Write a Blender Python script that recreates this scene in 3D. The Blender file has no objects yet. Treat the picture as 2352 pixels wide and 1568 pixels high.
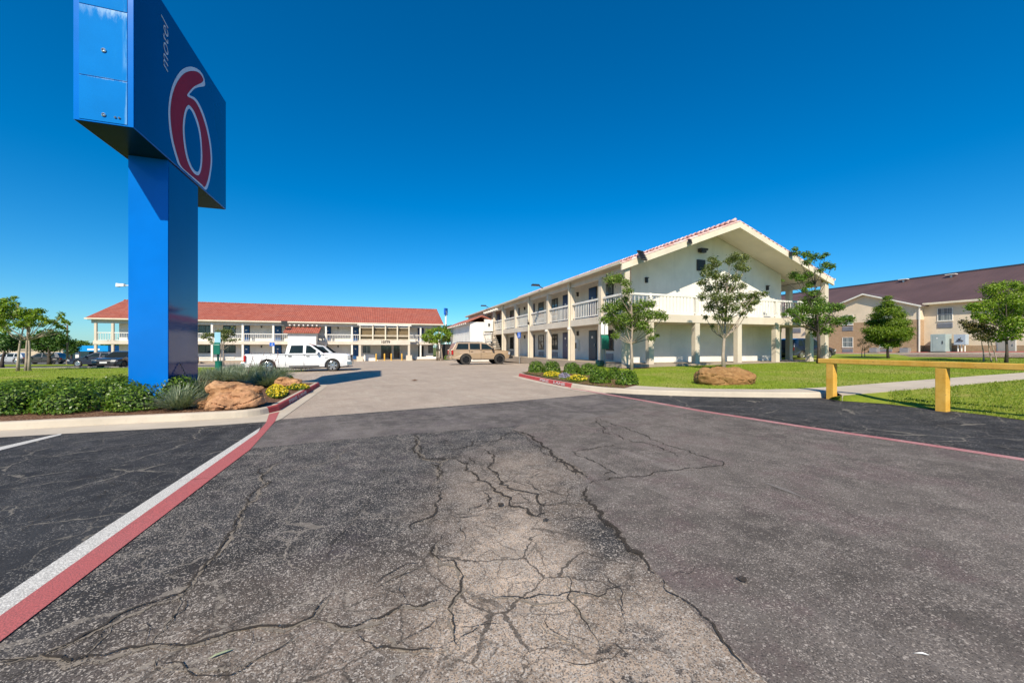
import bpy, bmesh, math, random
import numpy as np
from mathutils import Vector, Matrix, noise
R = math.radians
scene = bpy.context.scene
COL = scene.collection
rng = random.Random(7)
nrng = np.random.default_rng(11)

# ------------------------------------------------------------------ place: camera, site grid, ground
F_, CX_, CY_, EYE = 900.0, 1176.0, 796.0, 1.45
TH = R(18.6); CT, ST = math.cos(TH), math.sin(TH)
SUN_AZ, SUN_EL = R(8.5), R(41.5)

def gz(x, y):
    z = .018*min(max(x, 0), 60) + .010*max(min(x, 0), -60)
    return z - .018*(min(max(y, 32), 64)-32)
def lawn_off(x, y):
    return .14 + .007*max(0, y-10) - .008*max(0, x-8)
def W(u, v, z=0.0):                      # site grid (u right, v ahead) to world
    return Vector((u*CT-v*ST, u*ST+v*CT, z))
def UV(x, y):
    return x*CT+y*ST, -x*ST+y*CT
def at(px, py, Y):                       # a point at distance Y ahead
    return Vector(((px-CX_)/F_*Y, Y, EYE+(CY_-py)/F_*Y))
def g(px, py, off=0.0):                  # a point on the ground
    t = (px-CX_)/F_; q = (CY_-py)/F_
    lo, hi = .3, 400.0
    f = lambda Y: EYE+q*Y-gz(t*Y, Y)-off
    for _ in range(60):
        m = (lo+hi)/2
        if f(m) > 0: lo = m
        else: hi = m
    return Vector((t*lo, lo, gz(t*lo, lo)+off))

# ------------------------------------------------------------------ tagging
def tag(o, label=None, cat=None, group=None, kind=None):
    if label: o['label'] = label
    if cat: o['category'] = cat
    if group: o['group'] = group
    if kind: o['kind'] = kind
    return o
def empty(name, loc, rz=0.0, label=None, cat=None, group=None):
    o = bpy.data.objects.new(name, None); COL.objects.link(o)
    o.location = loc; o.rotation_euler = (0, 0, rz); o.empty_display_size = .2
    return tag(o, label, cat, group)
def copy_tree(o, parent=None):
    c = o.copy(); COL.objects.link(c)
    if parent is not None: c.parent = parent
    for ch in list(o.children): copy_tree(ch, c)
    return c

# ------------------------------------------------------------------ mesh builder
class MB:
    def __init__(s, off=(0, 0, 0)):
        s.v = []; s.f = []; s.m = []; s.off = Vector(off); s.mi = 0
    def add(s, vs, fs):
        b = len(s.v)
        s.v += [tuple(Vector(p)-s.off) for p in vs]
        for f in fs: s.f.append(tuple(b+i for i in f)); s.m.append(s.mi)
        return s
    def box(s, x0, x1, y0, y1, z0, z1):
        if x0 > x1: x0, x1 = x1, x0
        if y0 > y1: y0, y1 = y1, y0
        if z0 > z1: z0, z1 = z1, z0
        return s.add([(x0,y0,z0),(x1,y0,z0),(x1,y1,z0),(x0,y1,z0),(x0,y0,z1),(x1,y0,z1),(x1,y1,z1),(x0,y1,z1)],
            [(3,2,1,0),(4,5,6,7),(0,1,5,4),(1,2,6,5),(2,3,7,6),(3,0,4,7)])
    def wbox(s, face, plane, a0, a1, d0, d1, z0, z1):   # box on a wall that faces -u, -v or +u; d = outwards
        if face == '-u': return s.box(plane-d0, plane-d1, a0, a1, z0, z1)
        if face == '+u': return s.box(plane+d0, plane+d1, a0, a1, z0, z1)
        return s.box(a0, a1, plane-d0, plane-d1, z0, z1)
    def prism(s, poly, axis, c0, c1):     # poly in the two other axes, swept along axis
        n = len(poly)
        def P(a, b, c): return {'x': (c,a,b), 'y': (a,c,b), 'z': (a,b,c)}[axis]
        vs = [P(a,b,c0) for a,b in poly]+[P(a,b,c1) for a,b in poly]
        fs = [tuple(range(n)), tuple(range(2*n-1, n-1, -1))]
        for i in range(n):
            j = (i+1) % n; fs.append((j, i, n+i, n+j))
        return s.add(vs, fs)
    def tube(s, pts, rads, n=8, cap=True):
        pts = [Vector(p) for p in pts]; rings = []
        ref = Vector((0.13, .97, .2))
        for i, p in enumerate(pts):
            d = (pts[min(i+1, len(pts)-1)]-pts[max(i-1, 0)]).normalized()
            if abs(d.dot(ref)) > .95: ref = Vector((1, 0, .1))
            a = d.cross(ref).normalized(); b = d.cross(a)
            r = rads[i] if hasattr(rads, '__len__') else rads
            rings.append([p+a*r*math.cos(2*math.pi*k/n)+b*r*math.sin(2*math.pi*k/n) for k in range(n)])
        vs = [q for r in rings for q in r]; fs = []
        for i in range(len(rings)-1):
            for k in range(n):
                fs.append((i*n+k, i*n+(k+1) % n, (i+1)*n+(k+1) % n, (i+1)*n+k))
        if cap: fs += [tuple(range(n-1, -1, -1)), tuple((len(rings)-1)*n+k for k in range(n))]
        return s.add(vs, fs)
    def lathe(s, prof, c, axis='z', n=16, cap=True):   # prof = (r, h)
        c = Vector(c); vs = []; fs = []
        for r, h in prof:
            for k in range(n):
                a = 2*math.pi*k/n; p, q = r*math.cos(a), r*math.sin(a)
                vs.append(c+Vector({'z': (p,q,h), 'y': (p,h,q), 'x': (h,p,q)}[axis]))
        for i in range(len(prof)-1):
            for k in range(n):
                fs.append((i*n+k, i*n+(k+1) % n, (i+1)*n+(k+1) % n, (i+1)*n+k))
        if cap: fs.append(tuple(range(n))); fs.append(tuple((len(prof)-1)*n+k for k in range(n)))
        return s.add(vs, fs)
    def build(s, name, mat, parent=None, bevel=0, smooth=False, seg=2, loc=None):
        me = bpy.data.meshes.new(name); me.from_pydata(s.v, [], s.f)
        for m in (mat if isinstance(mat, (list, tuple)) else [mat]): me.materials.append(m)
        if s.m and max(s.m): me.polygons.foreach_set('material_index', s.m)
        bm = bmesh.new(); bm.from_mesh(me)
        bmesh.ops.recalc_face_normals(bm, faces=bm.faces); bm.to_mesh(me); bm.free()
        if smooth: me.polygons.foreach_set('use_smooth', [True]*len(me.polygons))
        o = bpy.data.objects.new(name, me); COL.objects.link(o)
        if parent is not None: o.parent = parent
        if loc is not None: o.location = loc
        if bevel:
            md = o.modifiers.new('edge', 'BEVEL'); md.width = bevel; md.segments = seg; md.limit_method = 'ANGLE'; md.angle_limit = R(35)
        return o
def mesh_np(name, V, faces_n, mat, parent=None, smooth=False):   # V (N,k,3): N polygons with k own corners
    N, k, _ = V.shape
    me = bpy.data.meshes.new(name)
    me.vertices.add(N*k); me.vertices.foreach_set('co', V.reshape(-1).astype(np.float32))
    me.loops.add(N*k); me.loops.foreach_set('vertex_index', np.arange(N*k, dtype=np.int32))
    me.polygons.add(N); me.polygons.foreach_set('loop_start', np.arange(0, N*k, k, dtype=np.int32))
    me.update(calc_edges=True); me.validate()
    for m in (mat if isinstance(mat, (list, tuple)) else [mat]): me.materials.append(m)
    o = bpy.data.objects.new(name, me); COL.objects.link(o)
    if parent is not None: o.parent = parent
    return o

# ------------------------------------------------------------------ node helper
class NT:
    def __init__(s, name, rough=.8, spec=.3):
        s.mat = bpy.data.materials.new(name); s.mat.use_nodes = True
        s.t = s.mat.node_tree; s.b = s.t.nodes['Principled BSDF']
        s.b.inputs['Roughness'].default_value = rough
        s.b.inputs['Specular IOR Level'].default_value = spec
        s._p = None
    def n(s, ty, **kw):
        x = s.t.nodes.new('ShaderNode'+ty)
        for k, v in kw.items(): setattr(x, k, v)
        return x
    def put(s, sock, val):
        if val is None: return
        if hasattr(val, 'is_output') or isinstance(val, bpy.types.NodeSocket): s.t.links.new(val, sock)
        else:
            if hasattr(sock.default_value, '__len__') and not hasattr(val, '__len__'): val = (val,)*len(sock.default_value)
            if hasattr(sock.default_value, '__len__') and len(sock.default_value) == 4 and len(val) == 3: val = (*val, 1)
            sock.default_value = val
    @property
    def pos(s):
        if s._p is None: s._p = s.n('NewGeometry').outputs['Position']
        return s._p
    @property
    def obj(s): return s.n('TexCoord').outputs['Object']
    def noise(s, scale, detail=4, rough=.55, vec=None, dist=0.0, out=0):
        x = s.n('TexNoise'); s.put(x.inputs['Vector'], vec if vec is not None else s.pos)
        s.put(x.inputs['Scale'], scale); x.inputs['Detail'].default_value = detail
        x.inputs['Roughness'].default_value = rough; x.inputs['Distortion'].default_value = dist
        return x.outputs[out]
    def voro(s, scale, vec=None, feature='F1', out='Color', rand=1.0):
        x = s.n('TexVoronoi', feature=feature); s.put(x.inputs['Vector'], vec if vec is not None else s.pos)
        s.put(x.inputs['Scale'], scale); x.inputs['Randomness'].default_value = rand
        return x.outputs[out]
    def m(s, op, a, b=None, c=None, clamp=False):
        x = s.n('Math', operation=op, use_clamp=clamp)
        s.put(x.inputs[0], a); s.put(x.inputs[1], b) if b is not None else None
        if c is not None: s.put(x.inputs[2], c)
        return x.outputs[0]
    def vm(s, op, a, b=None, out=0):
        x = s.n('VectorMath', operation=op); s.put(x.inputs[0], a)
        if b is not None: s.put(x.inputs[1], b)
        return x.outputs[out]
    def mr(s, v, a, b, c=0.0, d=1.0, smooth=True):
        x = s.n('MapRange', interpolation_type='SMOOTHSTEP' if smooth else 'LINEAR')
        s.put(x.inputs[0], v); s.put(x.inputs[1], a); s.put(x.inputs[2], b); s.put(x.inputs[3], c); s.put(x.inputs[4], d)
        return x.outputs[0]
    def mix(s, f, a, b, mode='MIX'):
        x = s.n('Mix', data_type='RGBA', blend_type=mode)
        s.put(x.inputs[0], f); s.put(x.inputs[6], a); s.put(x.inputs[7], b)
        return x.outputs[2]
    def scl(s, vec, sx, sy, sz): return s.vm('MULTIPLY', vec, (sx, sy, sz))
    def bump(s, h, strength=.3, dist=.01):
        x = s.n('Bump'); x.inputs['Strength'].default_value = strength; x.inputs['Distance'].default_value = dist
        s.put(x.inputs['Height'], h); s.t.links.new(x.outputs[0], s.b.inputs['Normal'])
    def col(s, c): s.put(s.b.inputs['Base Color'], c); return s
    def rough(s, r): s.put(s.b.inputs['Roughness'], r); return s
    def spot(s, cx, cy, rx, ry, rot, soft=.5, wob=.25, wscale=2.0):   # stain with a ragged outline
        x = s.n('VectorRotate', rotation_type='Z_AXIS'); x.inputs['Center'].default_value = (0, 0, 0)
        s.put(x.inputs['Vector'], s.vm('SUBTRACT', s.pos, (cx, cy, 0))); s.put(x.inputs['Angle'], -rot)
        p = s.vm('MULTIPLY', x.outputs[0], (1/rx, 1/ry, 0))
        l = s.vm('LENGTH', p, out=1)
        l = s.m('ADD', l, s.m('MULTIPLY', s.m('SUBTRACT', s.noise(wscale, 5, .6), .5), wob*2))
        return s.mr(l, 1-soft, 1+soft*.4, 1, 0)

def plain(name, c, rough=.6, var=.12, vscale=1.5, spec=.3, metal=0.0, bump=0.0, bscale=60, coat=0.0, space='obj', fine=.06):
    t = NT(name, rough, spec)
    vec = t.obj if space == 'obj' else t.pos
    a = tuple(min(1, x*(1+var)) for x in c); b = tuple(x*(1-var) for x in c)
    k = t.mix(t.mr(t.noise(vscale, 5, .6, vec), .3, .7), b, a)
    if fine: k = t.mix(t.m('MULTIPLY', t.noise(vscale*14, 3, .6, vec), fine*2), k, tuple(x*.6 for x in c))
    t.col(k); t.b.inputs['Metallic'].default_value = metal
    t.rough(t.m('ADD', rough-.06, t.m('MULTIPLY', t.noise(vscale*3, 3, .5, vec), .12)))
    if bump: t.bump(t.noise(bscale, 4, .6, vec), bump, .01)
    if coat: t.b.inputs['Coat Weight'].default_value = coat; t.b.inputs['Coat Roughness'].default_value = .04
    return t.mat

M = {}
# --- building surfaces
def stucco(name, c, streak=.10):
    t = NT(name, .88, .15)
    n1 = t.noise(.8, 5, .6); n2 = t.noise(1.0, 4, .6, t.scl(t.pos, 3.0, 3.0, .35))
    k = t.mix(t.mr(n1, .3, .72), tuple(x*.90 for x in c), tuple(min(1, x*1.05) for x in c))
    k = t.mix(t.m('MULTIPLY', t.mr(n2, .5, .78), streak*2.2), k, tuple(x*.62 for x in c))
    t.col(k); t.bump(t.noise(55, 5, .65), .35, .012)
    return t.mat
M['stucco'] = stucco('cream stucco', (.77, .735, .665))
M['stucco_white'] = stucco('white stucco', (.80, .77, .71), .05)
M['column'] = stucco('beige column stucco', (.61, .53, .425))
M['fascia'] = stucco('beige painted fascia', (.64, .56, .46), .08)
M['rail'] = plain('white railing paint', (.75, .715, .655), .6, .08, 1.2, bump=.1, space='pos')
M['soffit'] = plain('cream soffit', (.66, .60, .50), .8, .06, .8, space='pos')
M['wood'] = None
t = NT('weathered boards', .75, .2)
wv = t.noise(2.0, 5, .6, t.scl(t.obj, 1, 1, 14))
t.col(t.mix(t.mr(wv, .3, .7), (.12, .085, .045), (.22, .16, .085))); t.bump(wv, .3, .01); M['wood'] = t.mat
M['trim_cream'] = plain('cream timber paint', (.70, .62, .48), .6, .1, 1)
def tiles(name, c1, c2, c3, along='u'):
    t = NT(name, .82, .2)
    o = t.obj
    v = t.voro(1.0, t.scl(o, 3.2, 3.0, 3.0), out='Color')
    sep = t.n('SeparateColor'); t.put(sep.inputs[0], v)
    k = t.mix(t.mr(sep.outputs[0], .05, .95, smooth=False), c1, c2)
    k = t.mix(t.m('MULTIPLY', t.mr(t.noise(.35, 6, .65, t.scl(o, 1, 2.2, 2.2)), .45, .72), .55), k, c3)
    xyz = t.n('SeparateXYZ'); t.put(xyz.inputs[0], o)
    a, b = (xyz.outputs[0], xyz.outputs[1]) if along == 'u' else (xyz.outputs[1], xyz.outputs[0])
    barrel = t.m('ABSOLUTE', t.m('SINE', t.m('MULTIPLY', a, math.pi/.27)))
    course = t.m('FRACT', t.m('MULTIPLY', b, 1/.38))
    k = t.mix(t.mr(barrel, 0, .35, .55, 0), k, tuple(x*.45 for x in c1))
    k = t.mix(t.mr(course, .88, 1, 0, .5), k, tuple(x*.4 for x in c1))
    t.col(k); t.bump(t.m('ADD', barrel, t.m('MULTIPLY', course, -.4)), .9, .06)
    return t.mat
M['roof_tile'] = tiles('red clay roof tiles', (.33, .085, .056), (.43, .135, .09), (.31, .125, .10))
M['roof_tile_v'] = tiles('red clay roof tiles on the wing', (.40, .13, .09), (.52, .20, .15), (.42, .22, .18), 'v')
t = NT('pink tile ends', .7, .3)
sp = t.n('SeparateColor'); t.put(sp.inputs[0], t.voro(2.3)); 
t.col(t.mix(sp.outputs[0], (.56, .30, .26), (.78, .60, .56))); M['tile_end'] = t.mat
t = NT('brown metal roof', .55, .35)
xyz = t.n('SeparateXYZ'); t.put(xyz.inputs[0], t.obj)
rb = t.m('FRACT', t.m('MULTIPLY', xyz.outputs[1], 1/.42))
k = t.mix(t.mr(t.noise(.4, 5), .3, .7), (.092, .055, .050), (.118, .070, .064))
t.col(t.mix(t.mr(rb, .90, .97, 0, .35), k, (.07, .045, .043))); t.bump(t.mr(rb, .86, .96), .5, .03); M['roof_brown'] = t.mat
t = NT('brown brick', .85, .15)
br = t.n('TexBrick'); xyz = t.n('SeparateXYZ'); t.put(xyz.inputs[0], t.obj); cb = t.n('CombineXYZ')
t.put(cb.inputs[0], t.m('ADD', xyz.outputs[0], xyz.outputs[1])); t.put(cb.inputs[1], xyz.outputs[2])
t.put(br.inputs['Vector'], cb.outputs[0]); br.inputs['Scale'].default_value = 1.0
br.inputs['Brick Width'].default_value = .23; br.inputs['Row Height'].default_value = .075; br.inputs['Mortar Size'].default_value = .008
t.put(br.inputs['Color1'], (.33, .195, .10)); t.put(br.inputs['Color2'], (.42, .265, .145)); t.put(br.inputs['Mortar'], (.42, .36, .28))
t.col(br.outputs['Color']); M['brick'] = t.mat
M['door_blue'] = plain('blue door paint', (.012, .075, .22), .38, .12, 1.2, spec=.5)
M['door_navy'] = plain('navy door paint', (.035, .055, .16), .4, .12, 1.2, spec=.5)
M['door_teal'] = plain('dark teal door paint', (.006, .06, .10), .35, .12, 1.2, spec=.5)
M['door_grey'] = plain('grey steel door', (.34, .32, .29), .55, .06, 1)
M['metal_grey'] = plain('grey louvre metal', (.30, .30, .32), .5, .1, 2)
M['metal_dark'] = plain('dark bronze metal', (.035, .032, .03), .4, .15, 2, spec=.5)
M['metal_steel'] = plain('galvanised steel', (.42, .43, .44), .4, .1, 2, metal=.6)
M['white_plate'] = plain('white plate', (.82, .82, .80), .5, .03, 2)
t = NT('window glass', .06, .6)
cur = t.noise(1.0, 3, .5, t.scl(t.obj, 5, 5, .35)); reg = t.noise(.55, 2, .5)
k = t.mix(t.mr(cur, .35, .65), (.015, .017, .018), (.10, .105, .10))
t.col(t.mix(t.mr(reg, .46, .58), k, (.02, .025, .03))); M['glass'] = t.mat
t = NT('window glass with pale curtain', .1, .6)
cur = t.noise(1.0, 4, .6, t.scl(t.obj, 9, 9, .2))
t.col(t.mix(t.mr(cur, .35, .65), (.05, .075, .085), (.30, .33, .32))); M['glass_curtain'] = t.mat
M['frame_dark'] = plain('dark window frame', (.03, .035, .04), .4, .1, 2)
M['frame_white'] = plain('white window frame', (.75, .72, .66), .5, .05, 2)
# --- sign
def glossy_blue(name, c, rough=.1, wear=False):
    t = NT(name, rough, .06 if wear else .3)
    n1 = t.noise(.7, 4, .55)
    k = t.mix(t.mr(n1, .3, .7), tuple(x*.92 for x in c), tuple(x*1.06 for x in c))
    if wear:
        xyz = t.n('SeparateXYZ'); t.put(xyz.inputs[0], t.obj)
        n = t.noise(1.0, 6, .7, t.scl(t.obj, 10, 10, 3.0)); nv = t.noise(1.0, 5, .65, t.scl(t.obj, 14, 14, 1.1))
        for z0, amt in wear:
            band = t.m('MULTIPLY', t.mr(xyz.outputs[2], z0-amt, z0, 0, 1), t.mr(xyz.outputs[2], z0, z0+.012, 1, 0))
            side = t.mr(xyz.outputs[0], -.5, .35, .3, 1)
            mk = t.m('MULTIPLY', t.m('MULTIPLY', band, side), t.mr(t.m('ADD', n, t.m('MULTIPLY', band, .22)), .52, .80))
            k = t.mix(t.m('MULTIPLY', mk, .75), k, (.45, .62, .76))
        edge = t.mr(xyz.outputs[0], .30, .385, 0, 1)
        k = t.mix(t.m('MULTIPLY', t.m('MULTIPLY', edge, t.mr(nv, .45, .7)), .45), k, (.30, .55, .75))
        dirt = t.noise(1.0, 5, .6, t.scl(t.obj, 3, 3, .8))
        k = t.mix(t.mr(dirt, .5, .8, 0, .35), k, (.02, .26, .60))
    t.col(k)
    wv = t.noise(1.1, 2, .4); t.bump(wv, .05, .06)
    return t
M['sign_blue'] = glossy_blue('glossy blue sign paint', (.0, .150, .56), .16).mat
M['sign_blue_shaded'] = glossy_blue('glossy sign blue in shade', (.001, .045, .20), .07).mat  # darker copy of the sign blue, shade painted into the colour
M['sign_panel'] = glossy_blue('chalky blue panel paint', (.0, .180, .54), .7, [(8.78, .34), (7.27, .06)]).mat
t = NT('shaded sign underside', .25, .025); t.col(t.mix(t.noise(3, 4), (.002, .022, .030), (.003, .030, .040))); M['sign_under'] = t.mat  # shade and green lawn reflection put into the base colour
M['sign_red'] = plain('red sign vinyl', (.36, .008, .022), .5, .06, 2, spec=.12)
M['sign_white'] = plain('white sign vinyl', (.72, .72, .78), .25, .04, 2, spec=.5)
# --- ground
def grass_mat(name, g1, g2, dry, dryamt=.35):
    t = NT(name, .9, .1)
    a = t.noise(1.1, 6, .65); b = t.noise(9, 5, .75); c = t.noise(70, 3, .7); d = t.noise(.33, 4, .6)
    k = t.mix(t.mr(a, .3, .7), g1, g2)
    k = t.mix(t.mr(b, .35, .72, 0, .55), k, tuple(x*.72 for x in g1))
    k = t.mix(t.mr(c, .45, .75, 0, .35), k, tuple(min(1, x*1.5) for x in g2))
    k = t.mix(t.m('MULTIPLY', t.mr(t.m('ADD', d, t.m('MULTIPLY', b, .25)), .60, .80), dryamt*2), k, dry)
    t.col(k); t.bump(t.m('ADD', c, b), .45, .02)
    return t.mat
M['lawn'] = grass_mat('mown lawn', (.165, .235, .016), (.24, .305, .028), (.34, .30, .09))
M['lawn_rough'] = grass_mat('rough verge grass', (.18, .23, .022), (.26, .295, .038), (.32, .26, .09), .4)
M['field'] = grass_mat('distant field', (.09, .125, .025), (.13, .155, .035), (.20, .17, .07))
t = NT('bark mulch', .95, .1)
sp = t.n('SeparateColor'); t.put(sp.inputs[0], t.voro(38, t.scl(t.pos, 1, 1.8, 1)))
k = t.mix(sp.outputs[0], (.05, .026, .017), (.24, .125, .075)); k = t.mix(t.mr(sp.outputs[1], .85, .9), k, (.36, .25, .16))
t.col(k); t.bump(sp.outputs[2], 1.0, .03); M['mulch'] = t.mat
def concrete(name, c, st=.3):
    t = NT(name, .9, .2)
    a = t.noise(.9, 6, .65); b = t.noise(9, 5, .65); c3 = t.noise(160, 2, .6)
    k = t.mix(t.mr(a, .3, .72), tuple(x*.86 for x in c), tuple(min(1, x*1.06) for x in c))
    k = t.mix(t.mr(b, .52, .78, 0, st), k, tuple(x*.55 for x in c))
    k = t.mix(t.mr(c3, .55, .75, 0, .25), k, tuple(x*.6 for x in c))
    t.col(k); t.bump(c3, .25, .004)
    return t.mat
M['concrete'] = concrete('pale kerb concrete', (.50, .43, .34))
M['concrete_pad'] = concrete('walkway concrete', (.36, .29, .22))
M['concrete_drive'] = concrete('pink concrete drive', (.50, .38, .29))
def paint(name, c, hole=.52, under=(.06, .055, .055), pebble=.5):
    t = NT(name, .8, .2)
    a = t.noise(120, 3, .7); b = t.noise(2.3, 5, .7); c2 = t.noise(18, 4, .65)
    k = t.mix(t.mr(b, .3, .7), tuple(x*.82 for x in c), tuple(min(1, x*1.1) for x in c))
    k = t.mix(t.mr(c2, .5, .75, 0, .3), k, tuple(x*.65 for x in c))
    wear = t.mr(t.m('ADD', a, t.m('MULTIPLY', b, .35)), hole+.15, hole+.25)
    t.col(t.mix(t.m('MULTIPLY', wear, pebble), k, under)); t.bump(a, .4, .004)
    return t.mat
M['paint_red'] = paint('worn red line paint', (.52, .135, .13), .47)
M['paint_white'] = paint('worn white line paint', (.76, .73, .67), .44)
M['paint_pink'] = paint('faded red line paint', (.44, .14, .14), .50, (.42, .36, .34), .8)
M['paint_kerb'] = paint('red kerb paint', (.42, .07, .07), .70, (.45, .35, .28), .4)
M['paint_chalk'] = paint('scuffed chalk', (.66, .63, .60), .33, (.15, .13, .115), .95)
M['stencil'] = paint('white kerb stencil', (.58, .52, .52), .50, (.40, .10, .10), .7)
def rotz(t, vec, ang):
    x = t.n('VectorRotate', rotation_type='Z_AXIS'); x.inputs['Center'].default_value = (0, 0, 0)
    t.put(x.inputs['Vector'], vec); t.put(x.inputs['Angle'], ang); return x.outputs[0]
def asphalt(name, binder, agg, frac, fine=130, mott=.35, tint=None, extra=None, stones=1.0, streak=.6):
    t = NT(name, .88, .22)
    sp = t.n('SeparateColor'); t.put(sp.inputs[0], t.voro(fine)); s2 = t.n('SeparateColor'); t.put(s2.inputs[0], t.voro(fine*.55))
    big = t.noise(.55, 6, .66); mid = t.noise(3.6, 7, .7); fin = t.noise(38, 6, .75)
    rv = rotz(t, t.pos, R(-27)); st = t.noise(1.0, 7, .68, t.scl(rv, 3.4, .42, 1)); s3 = t.noise(1.0, 6, .68, t.scl(rv, 1.3, .30, 1))
    k = t.mix(t.mr(big, .32, .70), tuple(x*(1-mott) for x in binder), tuple(x*(1+mott) for x in binder))
    k = t.mix(t.mr(mid, .42, .70, 0, .55), k, tuple(x*(1+mott*1.5) for x in binder))
    k = t.mix(t.m('MULTIPLY', t.mr(st, .50, .72), streak), k, tuple(min(.6, x*1.45+.03) for x in binder))
    k = t.mix(t.m('MULTIPLY', t.mr(s3, .52, .70), streak*.9), k, tuple(x*.60 for x in binder))
    if tint: k = t.mix(t.mr(t.noise(1.3, 6, .7), .48, .66, 0, .7), k, tint)
    fr = t.m('ADD', frac, t.m('MULTIPLY', t.m('SUBTRACT', mid, .5), .9))
    post = None
    if extra: k, fr, post = extra(t, k, fr)
    k = t.mix(t.mr(fin, .38, .70, 0, .5), k, t.mix(.5, k, (.02, .02, .02)))
    on = t.m('MULTIPLY', t.m('LESS_THAN', sp.outputs[0], fr), stones*.9)
    ac = t.mix(sp.outputs[1], tuple(x*.6 for x in agg), tuple(min(1, x*1.25) for x in agg))
    k = t.mix(on, k, ac)
    on2 = t.m('LESS_THAN', s2.outputs[0], t.m('MULTIPLY', fr, .16))
    k = t.mix(t.m('MULTIPLY', on2, stones*.7), k, tuple(min(1, x*1.4) for x in agg))
    pit = t.m('LESS_THAN', sp.outputs[2], .20)
    k = t.mix(t.m('MULTIPLY', pit, .6*stones), k, (.016, .015, .015))
    if post: k = post(k)
    t.col(k)
    t.bump(t.m('ADD', sp.outputs[0], t.m('MULTIPLY', fin, 1.4)), .65, .008)
    return t.mat
def web(t, scale, width, warp=.25, wscale=2.4, seed=0.0):
    """a net of cracks that wander, thin out and break off"""
    n1 = t.noise(wscale, 5, .65, t.vm('ADD', t.pos, (seed, seed*.7, 0)), out=1)
    dv = t.vm('ADD', t.pos, t.vm('MULTIPLY', t.vm('SUBTRACT', n1, (.5, .5, .5)), (warp, warp, 0)))
    n2 = t.noise(26, 3, .7, out=1); dv = t.vm('ADD', dv, t.vm('MULTIPLY', t.vm('SUBTRACT', n2, (.5, .5, .5)), (.020, .020, 0)))
    e = t.voro(scale, t.vm('ADD', dv, (seed, -seed, 0)), 'DISTANCE_TO_EDGE', 'Distance')
    gap = t.mr(t.noise(1.7, 4, .65, t.vm('ADD', t.pos, (seed*3, 0, 0))), .37, .58)
    return t.m('MULTIPLY', t.m('LESS_THAN', e, t.m('MULTIPLY', t.m('MULTIPLY', gap, width), scale)), 1.0)
def worn(t, k, fr):
    m = t.spot(.02, 2.0, .62, 1.9, R(3), .65, .6, 1.7)
    m1 = t.spot(.55, 1.75, .85, .9, R(0), .7, .6, 1.9)
    m2 = t.spot(-.75, 1.75, 1.5, 1.15, R(8), .9, .6, 1.3)
    m3 = t.spot(.0, 4.2, .9, 1.6, R(-8), .8, .6, 1.4)
    w = t.m('MAXIMUM', t.m('MAXIMUM', m, t.m('MULTIPLY', m1, .8)), t.m('MAXIMUM', t.m('MULTIPLY', m2, .42), t.m('MULTIPLY', m3, .48)))
    w = t.m('MULTIPLY', w, t.mr(t.noise(2.6, 7, .72), .30, .56, .30, 1))
    patch = t.mr(t.noise(5.5, 7, .75), .53, .58); lower = t.spot(.50, 1.70, .60, .50, 0, .7, .5, 3)
    w2 = t.m('MULTIPLY', w, t.m('SUBTRACT', 1.0, t.m('MULTIPLY', t.m('MULTIPLY', patch, lower), .9)))
    k = t.mix(t.m('MULTIPLY', w2, .92), k, t.mix(t.mr(t.noise(3.2, 6, .65), .35, .65), (.46, .345, .25), (.70, .53, .39)))
    zone = t.m('MAXIMUM', t.spot(.05, 3.1, 1.0, 2.4, 0, .7, .4, 1.2), t.m('MULTIPLY', t.spot(-1.2, 2.0, 2.2, 1.5, 0, .7, .4, 1.2), .85))
    dark = t.m('MAXIMUM', t.m('MULTIPLY', web(t, 1.9, .0085, .34, 2.2, 3.1), .8), t.m('MULTIPLY', web(t, 4.2, .006, .2, 3.5, 7.7), .5))
    pale = t.m('MAXIMUM', web(t, .85, .0075, .5, 1.3, 1.3), t.m('MULTIPLY', web(t, 1.5, .006, .45, 1.8, 9.2), .8))
    def post(k):
        k = t.mix(t.m('MULTIPLY', pale, t.m('ADD', .40, t.m('MULTIPLY', t.spot(-1.3, 2.0, 1.6, 1.3, 0, .8, .4, 1.2), .45))), k, (.29, .25, .205))
        return t.mix(t.m('MULTIPLY', dark, zone), k, (.050, .042, .035))
    return k, t.m('ADD', fr, t.m('MULTIPLY', w2, .28)), post
def sealed(t, k, fr):
    pale = t.m('MAXIMUM', web(t, .75, .011, .5, 1.3, 5.3), t.m('MULTIPLY', web(t, 1.6, .005, .45, 1.8, 2.2), .7))
    scuff = t.m('MULTIPLY', t.mr(t.noise(1.1, 7, .72, t.scl(t.pos, .6, 1.6, 1)), .56, .72), .55)
    k = t.mix(scuff, k, (.125, .115, .10))
    return k, fr, lambda k: t.mix(t.m('MULTIPLY', pale, .75), k, (.22, .195, .16))
def lane(t, k, fr):
    pale = web(t, .5, .006, .5, 1.0, 4.4)
    return k, fr, lambda k: t.mix(t.m('MULTIPLY', pale, .4), k, (.075, .066, .06))
M['asphalt'] = asphalt('cracked worn asphalt', (.050, .0475, .047), (.40, .35, .30), .19, 165, .45, (.095, .078, .078), worn, 1.0, .5)
M['asphalt_seal'] = asphalt('dark sealcoated asphalt', (.036, .0355, .037), (.26, .24, .215), .09, 150, .35, None, sealed, .75, .4)
M['asphalt_right'] = asphalt('brownish grey asphalt', (.150, .127, .110), (.38, .33, .285), .16, 165, .32, (.165, .118, .112), lane, .8, .75)
M['asphalt_band'] = asphalt('smooth grey asphalt band', (.150, .129, .115), (.30, .27, .25), .10, 150, .45, (.12, .098, .098), None, .6, .7)
M['asphalt_light'] = asphalt('pale old asphalt', (.440, .355, .280), (.54, .45, .37), .10, 70, .10, (.40, .315, .245), None, .3, .35)
M['asphalt_road'] = asphalt('grey road asphalt', (.16, .15, .14), (.3, .28, .25), .1, 60, .2, None, None, .3, .3)
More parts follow.
